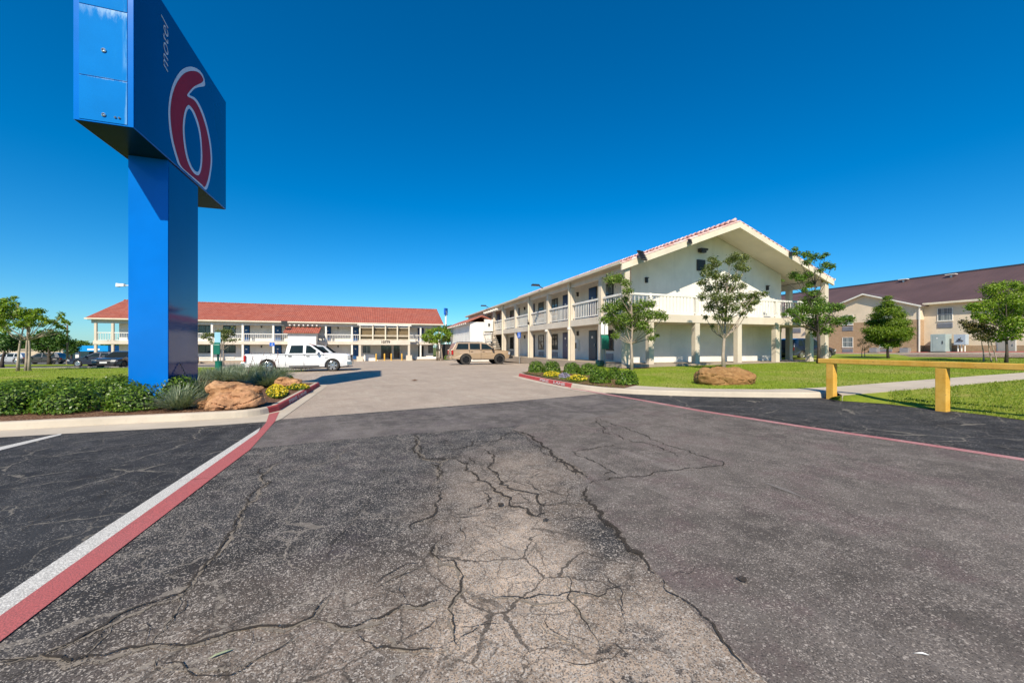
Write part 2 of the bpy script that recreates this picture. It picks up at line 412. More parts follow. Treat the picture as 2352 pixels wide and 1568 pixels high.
def crumbly(name, c1, c2, thr, sc):
    t = NT(name, .95, .1); t.col(t.mix(t.noise(40, 4), c1, c2))
    n = t.m('ADD', t.noise(sc, 4, .75), t.m('MULTIPLY', t.m('SUBTRACT', t.noise(7, 3, .6), .5), .35))
    tr = t.n('BsdfTransparent'); mx = t.n('MixShader'); t.put(mx.inputs[0], t.m('GREATER_THAN', n, thr))
    t.t.links.new(tr.outputs[0], mx.inputs[1]); t.t.links.new(t.b.outputs[0], mx.inputs[2]); t.t.links.new(mx.outputs[0], t.t.nodes['Material Output'].inputs[0])
    return t.mat
M['crack'] = crumbly('crack filler', (.026, .022, .019), (.075, .062, .05), .43, 75)
M['crack_dust'] = crumbly('dust in cracks', (.13, .112, .092), (.31, .262, .21), .43, 60)
# --- stones, wood, leaves
def stone(name, a, b, c):
    t = NT(name, .9, .15)
    lay = t.noise(1.0, 6, .65, t.scl(t.obj, 2.0, 2.0, 3.0), 1.2); sp = t.noise(9, 6, .7, t.obj); big = t.noise(1.3, 4, .6, t.obj)
    k = t.mix(t.mr(lay, .32, .68), a, b); k = t.mix(t.mr(big, .45, .68, 0, .7), k, c)
    k = t.mix(t.mr(sp, .52, .70, 0, .75), k, tuple(x*.35 for x in a)); k = t.mix(t.mr(t.noise(28, 5, .7, t.obj), .5, .75, 0, .5), k, tuple(min(1, x*1.25) for x in b))
    t.col(k); t.bump(t.m('ADD', t.m('MULTIPLY', lay, .4), t.m('MULTIPLY', sp, .6)), .7, .05)
    return t.mat
M['sandstone'] = stone('orange sandstone', (.30, .15, .07), (.50, .29, .15), (.42, .215, .12))
M['sandstone_brown'] = stone('brown sandstone', (.21, .11, .042), (.36, .21, .09), (.30, .15, .06))
def leafmat(name, a, b, c, transl=.35, rough=.5):
    t = NT(name, rough, .35)
    r = t.n('NewGeometry').outputs['Random Per Island']
    k = t.mix(r, a, b); k = t.mix(t.mr(t.m('FRACT', t.m('MULTIPLY', r, 7.31)), .8, .95, 0, .8), k, c)
    t.col(k)
    tr = t.n('BsdfTranslucent'); t.put(tr.inputs[0], t.mix(1.0, k, (1.2, 1.25, .6), 'MULTIPLY'))
    mx = t.n('MixShader'); mx.inputs[0].default_value = transl
    out = t.t.nodes['Material Output']
    t.t.links.new(t.b.outputs[0], mx.inputs[1]); t.t.links.new(tr.outputs[0], mx.inputs[2]); t.t.links.new(mx.outputs[0], out.inputs[0])
    return t.mat
M['leaf_hedge'] = leafmat('glossy hedge leaves', (.048, .100, .010), (.125, .225, .018), (.32, .42, .07), .3, .38)
M['leaf_tree'] = leafmat('fresh oak leaves', (.085, .155, .016), (.19, .28, .035), (.34, .40, .12))
M['leaf_olive'] = leafmat('olive tree leaves', (.075, .105, .02), (.16, .20, .045), (.38, .40, .17))
M['leaf_dark'] = leafmat('dark tree leaves', (.028, .075, .012), (.075, .155, .02), (.16, .24, .05), .3)
M['leaf_pine'] = leafmat('cypress needles', (.085, .16, .014), (.19, .28, .022), (.29, .36, .045), .4)
M['leaf_mid'] = leafmat('deep green tree leaves', (.055, .125, .015), (.135, .24, .027), (.28, .38, .08), .35)
M['leaf_bright'] = leafmat('bright green leaves', (.10, .19, .010), (.225, .33, .022), (.36, .42, .07))
M['leaf_bronze'] = leafmat('bronze young leaves', (.11, .115, .03), (.20, .19, .05), (.24, .14, .08))
M['leaf_yucca'] = leafmat('grey green yucca blades', (.15, .19, .11), (.28, .33, .21), (.42, .44, .32), .2)
M['leaf_flower'] = leafmat('flower bed leaves', (.07, .12, .012), (.14, .19, .02), (.20, .24, .04))
M['petal_yellow'] = leafmat('yellow petals', (.60, .42, .01), (.70, .55, .03), (.75, .65, .10), .3)
M['petal_orange'] = leafmat('golden petals', (.62, .34, .008), (.70, .45, .02), (.75, .50, .04), .3)
M['petal_purple'] = leafmat('purple and white petals', (.10, .075, .18), (.42, .38, .48), (.05, .03, .10), .3)
M['bark'] = plain('grey brown bark', (.23, .185, .145), .9, .3, 4, bump=.6, bscale=30)
M['bark_pale'] = plain('pale smooth bark', (.36, .29, .23), .85, .2, 3, bump=.3, bscale=30)
M['bark_dark'] = plain('dark bark', (.07, .055, .045), .9, .3, 4, bump=.6, bscale=30)
M['yellow_wood'] = None
t = NT('yellow painted timber', .65, .2)
a = t.noise(1.0, 5, .65, t.scl(t.obj, 3, 3, 3)); gr = t.noise(1.0, 5, .6, t.scl(t.obj, 26, 26, 1.6)); sp = t.noise(26, 4, .6, t.obj)
k = t.mix(t.mr(a, .3, .7), (.60, .32, .045), (.70, .42, .09)); k = t.mix(t.mr(gr, .52, .74, 0, .4), k, (.45, .22, .04)); k = t.mix(t.mr(sp, .60, .72, 0, .75), k, (.24, .13, .06))
t.col(k); t.bump(gr, .3, .006); M['yellow_wood'] = t.mat
# --- vehicles and small things
def carpaint(name, c, coat=1.0, dirt=.15):
    t = NT(name, .35, .5)
    n1 = t.noise(2.2, 5, .6, t.obj); xyz = t.n('SeparateXYZ'); t.put(xyz.inputs[0], t.obj)
    k = t.mix(t.m('MULTIPLY', t.m('ADD', t.mr(n1, .45, .75), t.mr(xyz.outputs[2], .75, .3)), dirt), c, (.22, .18, .14))
    t.col(k); t.b.inputs['Coat Weight'].default_value = coat; t.b.inputs['Coat Roughness'].default_value = .05
    return t.mat
M['car_white'] = carpaint('white car paint', (.74, .74, .74), 1, .06)
M['car_tan'] = carpaint('tan metallic car paint', (.36, .255, .16), .8, .3)
M['car_dark'] = carpaint('charcoal car paint', (.028, .030, .034), 1, .08)
M['car_navy'] = carpaint('dark blue car paint', (.010, .018, .040), 1, .05)
M['car_silver'] = carpaint('silver grey car paint', (.42, .44, .46), 1, .05)
M['car_red'] = carpaint('dark red paint', (.22, .02, .025), 1, .1)
t = NT('tinted car glass', .05, .22); t.col(t.mix(t.noise(2, 2), (.010, .016, .018), (.018, .03, .033))); M['car_glass'] = t.mat
t = NT('dark windscreen glass', .3, .0); t.col((.016, .022, .025)); M['car_screen'] = t.mat
M['hedge_core'] = plain('dark shade inside hedge', (.022, .042, .010), .9, .2, 4)
M['tyre'] = plain('tyre rubber', (.045, .042, .039), .9, .2, 4)
M['chrome'] = plain('bright alloy', (.62, .62, .62), .22, .06, 3, metal=.9)
M['alloy_dark'] = plain('black alloy', (.02, .02, .022), .3, .1, 3, metal=.3)
M['trim_black'] = plain('black plastic trim', (.018, .018, .019), .5, .1, 3)
M['lamp_red'] = plain('red tail lamp lens', (.45, .010, .012), .12, .08, 3, spec=.7)
M['lamp_clear'] = plain('clear lamp lens', (.36, .37, .39), .1, .1, 3, spec=.8)
M['green'] = plain('green enamel', (.004, .125, .085), .35, .12, 2, spec=.5)
M['green_dark'] = plain('dark green plastic', (.006, .05, .045), .4, .15, 2, spec=.5)
M['blue_plate'] = plain('blue sign plate', (.02, .12, .52), .35, .06, 3)
M['blue_pale'] = plain('pale blue sign plate', (.30, .55, .68), .35, .06, 3)
M['blue_awning'] = plain('bright blue awning', (.0, .27, .62), .5, .05, 1)
M['cabinet'] = plain('pale green grey cabinet', (.33, .40, .39), .45, .08, 1.5, spec=.4)
M['cabinet_blue'] = plain('pale blue grey cabinet', (.38, .45, .52), .45, .08, 1.5, spec=.4)
M['tan_wall'] = plain('tan building wall', (.52, .42, .31), .85, .1, .5, space='pos')
M['leaf_fallen'] = plain('pale dry leaf', (.42, .46, .26), .7, .1, 20)
M['ink'] = plain('dark lettering', (.03, .028, .026), .6, .1, 2)
# ================================================================== GROUND
def sheet(name, polys, off, mat, kind='structure', label=None, grid=None, parent=None):
    bm = bmesh.new()
    for poly in polys:
        vs = [bm.verts.new((p[0], p[1], 0)) for p in poly]
        f = bm.faces.new(vs)
    bmesh.ops.triangulate(bm, faces=bm.faces)
    cuts = [((x,0,0),(1,0,0)) for x in (-60, 0, 8, 60)]+[((0,y,0),(0,1,0)) for y in (10, 32, 64)]
    if grid:
        xs = [p[0] for q in polys for p in q]; ys = [p[1] for q in polys for p in q]
        cuts += [((x,0,0),(1,0,0)) for x in np.arange(min(xs), max(xs), grid)[1:]]+[((0,y,0),(0,1,0)) for y in np.arange(min(ys), max(ys), grid)[1:]]
    for co, no in cuts:
        bmesh.ops.bisect_plane(bm, geom=bm.verts[:]+bm.edges[:]+bm.faces[:], plane_co=co, plane_no=no, dist=1e-5)
    for v in bm.verts:
        o = off(v.co.x, v.co.y) if callable(off) else off
        v.co.z = gz(v.co.x, v.co.y)+o
    for f in bm.faces:
        f.normal_update()
        if f.normal.z < 0: f.normal_flip()
    me = bpy.data.meshes.new(name); bm.to_mesh(me); bm.free(); me.materials.append(mat)
    o = bpy.data.objects.new(name, me); COL.objects.link(o)
    if parent: o.parent = parent
    return tag(o, label, None, None, kind)

def w2(u, v): p = W(u, v); return (p.x, p.y)
sheet('ground', [[(-900,-60),(900,-60),(900,1200),(-900,1200)]], -.03, M['field'])
# pale car park between the buildings
sheet('parking_lot', [[w2(-34,3.5), w2(13.2,3.5), w2(13.2,66), w2(-40,66), w2(-40,34), w2(-14,27)]], .0, M['asphalt_light'])
# dark forecourt in front
s0, s1 = g(647,963), g(1384,904)
d = (s1-s0).normalized()
a0, a1 = s0-d*14, s1+d*9
sheet('asphalt', [[(-16,-5),(14,-5),(a1.x,a1.y),(s1.x,s1.y),(s0.x,s0.y),(a0.x,a0.y)]], .004, M['asphalt'])
band = [g(550,1033), g(820,1007), g(941,996.5), g(1119,984), g(1197,976.5), g(1359,957.7), g(1408,953), g(1470,923), s1, g(1223,919), g(961,941.6), g(784,955.3), s0, g(612,985)]
sheet('asphalt_seam_band', [[(p.x,p.y) for p in band]], .0070, M['asphalt_band'])
redR_mid = [g(1380,903.4), g(1480,920.5), g(1611,944.2), g(1851,981.8), g(2126,1021.8), g(2352,1056.5), g(2700,1108)]
joint = [g(1359,957.7), g(1197,976.5), g(1176,987), g(1224,1010), g(1277,1040), g(1319,1068), g(1352,1092), g(1331,1120), g(1340,1142), g(1377,1177), g(1411,1219), g(1486,1297), g(1526,1336), g(1576,1386), g(1626,1441), g(1676,1491), g(1761,1568), g(1900,1690)]
sheet('asphalt_newer_lane', [[(p.x,p.y) for p in joint]+[(2.2,-4),(9.5,-4)]+[(p.x,p.y) for p in reversed(redR_mid)][0:-1]+[(g(1470,923).x,g(1470,923).y),(g(1408,953).x,g(1408,953).y)]], .0058, M['asphalt_right'])
sealR = [g(1384,903.8)]+redR_mid[1:]+[g(2700,1010), g(2352,962), g(2154,938), g(1930,916), g(1890,913), g(1700,911.5), g(1489,906.5), g(1400,903)]
sheet('asphalt_sealed_strip', [[(p.x,p.y) for p in sealR]], .0080, M['asphalt_seal'])
wl = [g(-160,1493), g(0,1386), g(250,1218), g(425,1100.5), g(560,1009), g(600,983)]
sheet('asphalt_sealed_bay', [[(p.x,p.y) for p in wl]+[(p.x,p.y) for p in (g(606,965), g(500,972), g(250,985), g(0,1000), g(-400,1016))]+[(-11,3.0),(-11,1.0)]], .0064, M['asphalt_seal'])

def strip(name, lft, rgt, off, mat, kind='structure'):
    return sheet(name, [[(p.x,p.y) for p in lft]+[(p.x,p.y) for p in reversed(rgt)]], off, mat, kind)
strip('white_line', [g(-160,1484), g(0,1376), g(242,1213), g(419,1097.5), g(598,982.5)], [g(-160,1533), g(0,1418), g(250,1239), g(450,1096), g(592,995.5)], .0095, M['paint_white'])
strip('red_line', [g(-160,1533), g(0,1418), g(250,1239), g(450,1096), g(590,996), g(611,972), g(618,951.5)],
      [g(-160,1603), g(0,1477), g(245,1287), g(492,1096), g(575,1033), g(632,968), g(642,946)], .0115, M['paint_red'])
sheet('bay_line', [[(p.x,p.y) for p in (g(-300,1096), g(0,1027.5), g(112,1002), g(142,996), g(140,999.5), g(0,1035), g(-300,1110))]], .0098, M['paint_white'])
def off_line(pts, ws, name, mat, off):
    L, Rr = [], []
    for i, p in enumerate(pts):
        dd = (pts[min(i+1,len(pts)-1)]-pts[max(i-1,0)]); dd.z = 0; dd.normalize(); nn = Vector((-dd.y, dd.x, 0))
        L.append(p+nn*ws[i]/2); Rr.append(p-nn*ws[i]/2)
    return strip(name, L, Rr, off, mat)
off_line([g(1308,889.8+2), g(1345,897.3), g(1380,903.6), g(1480,920.5), g(1611,944.2), g(1851,981.8), g(2126,1021.8), g(2352,1056.5), g(2700,1108)], [.15]*9, 'red_line_faded', M['paint_pink'], .0102)
off_line([g(1756,1110), g(1800,1125), g(1850,1146)], [.02,.06,.012], 'chalk_mark', M['paint_chalk'], .0105)
# cracks: ragged ribbons just above the asphalt
CX = dict(A=(0,940.9,.5), B=(940.8,925.1,.21), C=(705.6,1176,.3333), D=(1176,901.6,.5))
def cr(k, pts): x0, y0, s = CX[k]; return [(x0+x*s, y0+y*s) for x, y in pts]
CR = [ # (crop, points, width m)
 ('A', [(1290,230),(1190,290),(1220,330),(1130,430),(1090,520),(1040,590),(1000,650),(920,740),(830,850),(740,880),(600,930),(480,990),(300,1080),(180,1130),(0,1160),(-150,1190)], .030),
 ('A', [(830,850),(830,910),(760,980),(700,1060),(690,1080)], .022), ('A', [(480,990),(430,1090),(360,1140)], .024),
 ('A', [(0,1160),(180,1140),(300,1150),(480,1130),(690,1080),(850,1080),(1000,1045),(1150,1005),(1300,1005),(1420,955),(1500,860),(1530,835)], .034),
 ('A', [(1420,955),(1500,965),(1600,1000),(1740,970),(1850,900),(2000,885),(2100,890)], .030),
 ('A', [(690,1155),(800,1165),(930,1190),(1050,1195),(1200,1130),(1350,1060),(1450,1050)], .020),
 ('A', [(1640,1010),(1750,1070),(1900,1105),(2060,1100)], .030), ('A', [(830,1165),(760,1220),(700,1260)], .024),
 ('A', [(1910,120),(1915,180),(1930,225),(2010,230),(2100,205)], .035), ('A', [(2000,230),(2010,300),(1980,340)], .035),
 ('A', [(1190,290),(1400,260),(1550,215),(1580,165)], .016), ('A', [(1190,290),(900,320),(570,350),(480,320),(260,315)], .012),
 ('A', [(540,350),(450,410),(250,485),(60,590)], .014), ('A', [(1770,250),(1720,380),(1600,540),(1480,730)], .010),
 ('A', [(1700,830),(1820,770),(1900,740),(1990,700)], .014), ('A', [(1680,860),(1750,800),(1850,770)], .016),
 ('B', [(80,340),(85,400),(60,500),(70,590),(150,620),(290,600),(380,640),(530,590)], .040),
 ('B', [(530,590),(600,710),(730,800),(830,870),(880,900),(980,960),(1060,1050),(1100,1130),(1230,1160),(1300,1190),(1370,1240),(1500,1200),(1560,1150)], .040),
 ('B', [(250,540),(430,520),(560,500),(680,440),(850,430),(1000,400),(1060,370),(1100,310)], .034), ('B', [(150,410),(340,395),(420,430),(680,440)], .022),
 ('B', [(760,490),(840,530),(930,570),(890,640),(900,710),(930,760),(990,870),(1060,930),(1200,970),(1380,1010),(1420,1080),(1500,1110),(1600,1110),(1700,1080)], .036),
 ('B', [(570,580),(680,600),(720,650),(660,690)], .030), ('B', [(1230,840),(1330,900),(1430,980),(1510,1000)], .030),
 ('B', [(1040,830),(1300,810),(1600,795),(1760,780)], .014), ('B', [(320,950),(320,1100),(340,1150),(290,1220),(180,1260),(60,1340),(20,1440)], .032),
 ('B', [(300,640),(320,720),(290,800),(240,870)], .030), ('B', [(380,940),(600,940),(750,935)], .014), ('B', [(400,1150),(500,1165),(600,1150)], .020),
 ('B', [(400,1210),(600,1240),(800,1235),(920,1220)], .024), ('B', [(680,1220),(740,1150),(830,1110),(820,990),(860,930)], .028), ('B', [(830,1110),(900,1080),(1000,1075)], .016),
 ('B', [(500,1220),(540,1290),(560,1380),(620,1440),(660,1560)], .014), ('B', [(950,1240),(1040,1290),(1100,1260)], .02), ('B', [(1640,1180),(1750,1250),(1900,1275),(2010,1260)], .02),
 ('C', [(920,150),(860,260),(880,330),(920,350),(980,350),(1040,400),(1050,480),(1020,560),(1010,640),(1000,720),(1020,800),(1040,940)], .026),
 ('C', [(1130,620),(1250,600),(1400,590),(1550,605),(1760,610),(1830,570),(1950,570),(2050,570),(2120,530),(2330,555)], .018),
 ('C', [(1750,400),(1800,470),(1830,560),(1860,640),(1890,740),(1960,830),(2000,900),(2020,960)], .020),
 ('C', [(2000,390),(2100,490),(2160,570),(2180,650),(2180,770)], .014), ('C', [(880,580),(980,510)], .012), ('C', [(420,550),(450,500),(560,440),(680,380),(850,350)], .022),
 ('C', [(1150,200),(1140,290),(1080,370)], .012), ('C', [(1560,1080),(1650,1040),(1900,1050),(2100,1020),(2250,960),(2330,960)], .014),
 ('C', [(1640,700),(1660,800),(1760,850),(1850,900),(1900,980)], .020),
 ('D', [(300,500),(345,500),(400,560),(500,680),(620,790),(660,840)], .055), ('D', [(660,850),(800,970),(900,1080),(1000,1180),(1100,1270),(1170,1333)], .022),
 ('D', [(320,430),(330,490),(360,520)], .05), ('D', [(320,430),(420,410),(520,395),(700,370),(970,335),(960,325),(850,280),(700,240),(560,180),(390,120),(420,180),(520,215),(650,240),(770,300)], .022),
 ('D', [(520,395),(480,370),(400,335),(275,275),(400,255),(520,235)], .022), ('D', [(430,390),(450,370),(500,380)], .03),
 ('D', [(0,170),(60,190),(160,260),(250,330),(350,400)], .05), ('D', [(20,180),(90,230),(200,310),(330,410)], .02), ('D', [(660,840),(800,835),(900,790)], .012),
]
def ribbon(mb, pts, wd, off, seed, jit=.02, wj=.5, step=.035):
    """ragged strip: the line wanders at two scales, its width comes and goes"""
    P = [g(*p) for p in pts]; Q = []; s = 0.0
    for a, b in zip(P, P[1:]):
        n = max(1, int((b-a).length/step)); dd = (b-a).normalized(); nn = Vector((-dd.y, dd.x, 0))
        for i in range(n):
            q = a.lerp(b, i/n); s += (b-a).length/n; sc = min(1, .35+q.y/6)
            w1 = noise.noise(Vector((s*3.2, seed*7.7, 0)))*jit*1.6+noise.noise(Vector((s*13, seed*3.1, 5)))*jit*.9+noise.noise(Vector((s*34, seed*1.3, 9)))*jit*.5
            Q.append((q+nn*w1*sc, s))
    Q.append((P[-1], s)); vs = []; fs = []
    for i, (q, s) in enumerate(Q):
        dd = (Q[min(i+1,len(Q)-1)][0]-Q[max(i-1,0)][0]).normalized(); nn = Vector((-dd.y, dd.x, 0))
        e = min(1, .1+i*.12, .1+(len(Q)-1-i)*.12)
        for sgn in (1, -1):
            v = .95+wj*1.5*noise.noise(Vector((s*9, seed+sgn*3, 2)))+wj*noise.noise(Vector((s*27, seed+sgn*5, 4)))
            p = q+nn*sgn*wd/2*e*max(.0, v); vs.append((p.x, p.y, gz(p.x, p.y)+off))
    for i in range(len(Q)-1): fs.append((2*i, 2*i+2, 2*i+3, 2*i+1))
    mb.add(vs, fs)
mb = MB(); md = MB()
for i, (k, pts, wd) in enumerate(CR):
    p = cr(k, pts)
    ribbon(mb, p, wd*(.5 if k in 'AC' else .6 if k == 'B' else .7), .0128+i*.00004, i, .055, 1.0)
    if k in 'AC' and wd > .015: ribbon(md, [(x+3, y+5) for x, y in p], wd*.85, .0084+i*.00002, 100+i, .05, 1.0)
    rb = random.Random(500+i)
    if k in 'ABC':
        for q0, q1 in zip(p, p[1:]):
            if rb.random() < .55:
                A_, B_ = g(*q0), g(*q1); s_ = A_.lerp(B_, rb.random()); dd = (B_-A_).normalized(); nn = Vector((-dd.y, dd.x, 0))*rb.choice((-1, 1))
                L_ = rb.uniform(.08, .38); e_ = s_+nn*L_*rb.uniform(.5, 1)+dd*L_*rb.uniform(-.7, .7); m_ = s_.lerp(e_, .5)+dd*rb.uniform(-.05, .05)
                tp = []
                for w_ in (s_, m_, e_):
                    tp.append((CX_+F_*w_.x/max(.9, w_.y), CY_-F_*(gz(w_.x, w_.y)-EYE)/max(.9, w_.y)))
                ribbon(mb, tp, wd*.3, .0128+i*.00004+.00002, 900+i, .03, .8)
tag(mb.build('asphalt_cracks', M['crack']), kind='structure')
tag(md.build('crack_dust', M['crack_dust']), kind='structure')
# stains and small dark repairs on the asphalt
def blot(px, py, rx, ry, seed):
    c = g(px, py); r = random.Random(seed)
    return [(c.x+rx*math.cos(a)*(1+r.uniform(-.3,.3)), c.y+ry*math.sin(a)*(1+r.uniform(-.3,.3))) for a in [2*math.pi*i/14 for i in range(14)]]
sheet('asphalt_repair_patch', [blot(1706,1336,.028,.032,1), blot(1254,1198,.03,.03,7), blot(1150,1162,.035,.04,8)], .0195, M['crack'])

# ------------------------------------------------------------------ kerbs and islands
def kerb(name, path, mats, red=(None, None), h=.15, top=.16, label=None, flip=False, base=.0):
    """path = face foot, ahead order; the kerb body lies to the left of it. red = index range painted"""
    n = len(path); N = []
    for i in range(n):
        dd = path[min(i+1,n-1)]-path[max(i-1,0)]; dd.z = 0; dd.normalize()
        N.append(Vector((-dd.y, dd.x, 0))*(-1 if flip else 1))
    prof = [(0,-.05),(0,.012),(.025,h-.03),(.045,h-.008),(.075,h),(top,h),(top,-.05)]
    mbk = MB(); vs = []; fs = []
    for i, p in enumerate(path):
        for a, z in prof:
            q = p+N[i]*a; vs.append((q.x, q.y, gz(p.x, p.y)+z+base))
    k = len(prof)
    for i in range(n-1):
        for j in range(k-1):
            fs.append((i*k+j, (i+1)*k+j, (i+1)*k+j+1, i*k+j+1))
    fs.append(tuple(range(k))); fs.append(tuple((n-1)*k+j for j in range(k)))
    mbk.add(vs, fs)
    for q, f in enumerate(fs[:-2]):
        i, j = divmod(q, k-1)
        if red[0] is not None and red[0] <= i < red[1] and j <= 3: mbk.m[q] = 1
    o = mbk.build(name, mats)
    return tag(o, label, None, None, 'structure')
def smooth(pts, n=5):
    out = []
    for i in range(len(pts)-1):
        p0, p1, p2, p3 = pts[max(i-1,0)], pts[i], pts[i+1], pts[min(i+2,len(pts)-1)]
        for k in range(n):
            t = k/n
            out.append(.5*((2*p1)+(p2-p0)*t+(2*p0-5*p1+4*p2-p3)*t*t+(3*p1-p0-3*p2+p3)*t**3))
    out.append(pts[-1]); return out
KL = [g(-420,1008), g(-200,998), g(0,989), g(250,975.5), g(440,966), g(540,960.5), g(590,955), g(618,949.5), g(642,943.5), g(735,886.7)]
KLs = smooth(KL[:-1], 4); KLs += [KL[-2].lerp(KL[-1], t) for t in (.33,.66)]+[KL[-1]]
i_red = next(i for i, p in enumerate(KLs) if (p-g(618,949.5)).length < 1e-4)
kend = KL[-1]
KLs += [kend+Vector((-.10, .12, 0)), kend+Vector((-.5,.17,0)), kend+Vector((-2.6,.5,0))]
for p in KLs: p.z = 0
kerb('kerb_island', KLs, [M['concrete'], M['paint_kerb']], (i_red, i_red+7))
# flat gutter apron in front of the island kerb
ap_in = [g(-420,1008), g(0,989), g(250,975.5), g(440,966), g(540,960.5), g(590,955), g(618,949.5), g(642,943.5), g(735,886.7), g(737,884)]
ap_out = [g(-420,1023), g(0,1005), g(250,991), g(440,981), g(540,974), g(606,969.5), g(632,968), g(647.5,962), g(752,886.5), g(748,883.5)]
strip('gutter', ap_in, ap_out, .0090, M['concrete'])
# planted bed and lawn of the island
inner = [p+Vector((0,0,0)) for p in KLs[:-1]]
def inset(path, d):
    out = []
    for i in range(len(path)):
        dd = path[min(i+1,len(path)-1)]-path[max(i-1,0)]; dd.z = 0; dd.normalize(); out.append(path[i]+Vector((-dd.y, dd.x, 0))*d)
    return out
bed_in = inset(KLs, .12)
bed_back = [g(640,873), g(600,869), g(520,869), g(400,872), g(290,880), g(150,892), g(0,902), g(-420,915)]
sheet('mulch_bed', [[(p.x,p.y) for p in bed_in]+[(p.x,p.y) for p in bed_back]], .137, M['mulch'], grid=1.0)
lawn_far = [(-11.0, 20.2), (-13.3, 26.0), (-20.5, 29.0), (-37, 31.5), (-60, 31.0), (-60, 8), (-14, 6.5)]
bb = [g(640,873)]+bed_back[1:]
sheet('lawn_island', [[(p.x,p.y) for p in bb]+[(-14,6.5),(-60,8),(-60,31.2),(-37,31.6),(-21.5,29.4),(-20.3,27.6),(-17.0,22.6),(-13.0,18.4)]], .128, M['lawn'], grid=2.0)
kerb('kerb_lawn', [Vector(p) for p in ((-12.9,18.4,0),(-16.9,22.6,0),(-20.2,27.6,0),(-21.5,29.5,0),(-37,31.9,0),(-60,31.4,0))], [M['concrete'], M['concrete']])
# far left: service road, kerb lines and verges
sheet('road', [[(-100,30),(-60,31.6),(-37,32.2),(-20.5,29.7),(-14.2,28.0),(-15,36),(-36,42.5),(-60,43),(-100,42)]], .006, M['asphalt_road'])
sheet('verge', [[(-140,43),(-100,42.3),(-60,43.2),(-40,42.8),(-40.5,47),(-60,52),(-140,56)]], .05, M['lawn'], grid=8)
sheet('road_far', [[(-200,58),(-60,53),(-41,48),(-41,58),(-60,74),(-200,90)]], .004, M['asphalt_road'])
# ------------------------------------------------------------------ right side: kerb, walk, lawns
KR = [g(1191,864.4), g(1238.7,875.6), g(1311.6,890.5), g(1370,899), g(1430,904), g(1489.6,907), g(1632,911.5), g(1780,913.5), g(1890,914), g(1926,911.5)]
start = KR[0]
KRs = [start+Vector((2.4,.75,0)), start+Vector((.35,.25,0)), start+Vector((.08,.14,0))]+smooth(KR, 4)
for p in KRs: p.z = 0
kerb('kerb_right', KRs, [M['concrete'], M['paint_kerb']], (1, 11), flip=False)
ap = inset(KRs[2:18], -.34)
strip('gutter_right', KRs[2:18], ap, .0090, M['concrete'])
walk_lo = [p for p in KRs if p.x > g(1420,903).x]
walk_up = [g(1440,884.5,.15), g(1480,887,.15), g(1560,891,.15), g(1660,893,.15), g(1764,894,.15), g(1830,892.5,.15), g(1917,888,.15), g(2154,868.7,.17), g(2352,854.4,.18), g(2700,832,.2)]
lo2 = [g(1934,907.3,.15), g(2154,887,.17), g(2352,868.7,.18), g(2700,845,.2)]
inn = inset(KRs, .10)
walk_in = [inn[i] for i, p in enumerate(KRs) if p.x > g(1420,903).x]
def walk_off(x, y): return .153+.004*max(0, y-11)
sheet('walkway', [[(p.x,p.y) for p in walk_in]+[(p.x,p.y) for p in lo2]+[(p.x,p.y) for p in reversed(walk_up)]], walk_off, M['concrete'])
mb = MB(); vs = []
for p in [walk_lo[-1]]+lo2:
    for z in (walk_off(p.x, p.y)-.001, -.05): vs.append((p.x, p.y, gz(p.x, p.y)+z))
mb.add(vs, [(2*i, 2*i+2, 2*i+3, 2*i+1) for i in range(len(vs)//2-1)])
tag(mb.build('walkway_edge', M['concrete']), kind='structure')
# verge strip between the walk and the asphalt
vg_edge = [g(1903,915.6,.02), g(1930,919.5,.02), g(2040,927,.02), g(2154,940,.02), g(2260,951,.02), g(2352,963.6,.02), g(2700,1011,.02)]
def verge_off(x, y):
    return .02
bm = bmesh.new()
lo3 = [g(1924,910.5,.145), g(1934,907.8,.145), g(2040,897.5,.145), g(2154,887.5,.15), g(2260,877.5,.16), g(2352,869.2,.17), g(2700,845.5,.19)]
vsA = []
NX = 6
rows = []
def rise_at(x, y): return (.125+.004*max(0, y-11))*1.0
for e, l in zip(vg_edge, lo3):
    row = []
    for k in range(NX+1):
        t = k/NX; p = e.lerp(l, t); p.z = gz(p.x, p.y)+.015+rise_at(p.x, p.y)*math.sin(t*math.pi/2)
        row.append(bm.verts.new(p))
    rows.append(row)
for r0, r1 in zip(rows, rows[1:]):
    for k in range(NX): bm.faces.new((r0[k], r1[k], r1[k+1], r0[k+1]))
me = bpy.data.meshes.new('verge_strip'); bm.to_mesh(me); bm.free(); me.materials.append(M['lawn_rough'])
o = bpy.data.objects.new('verge_strip', me); COL.objects.link(o); tag(o, kind='structure')
verge_poly = (vg_edge, lo3)

# lawn in front of the wing
kin = inset(KRs, .14)
drive_near = [W(36, 0), W(36, 12)]
lawnR = [(p.x,p.y) for p in kin if p.x < g(1432,900).x]+[(p.x,p.y) for p in walk_up]+[w2(42,2), w2(51.5,14), w2(51.5,34), w2(37,36), w2(28.4,24), w2(28.4,17.4), w2(11.9,17.4), w2(11.9,20.6)]
sheet('lawn', [lawnR], lambda x, y: lawn_off(x, y), M['lawn'], grid=2.0)
bed = [(p.x,p.y) for p in kin[1:] if p.x < g(1432,900).x]+[(p.x,p.y) for p in (g(1468,884,.15), g(1440,872,.15), g(1385,862,.16), g(1300,853,.16), g(1215,853,.15))]
sheet('mulch_bed_right', [bed], lambda x, y: lawn_off(x, y)+.006, M['mulch'], grid=1.0)
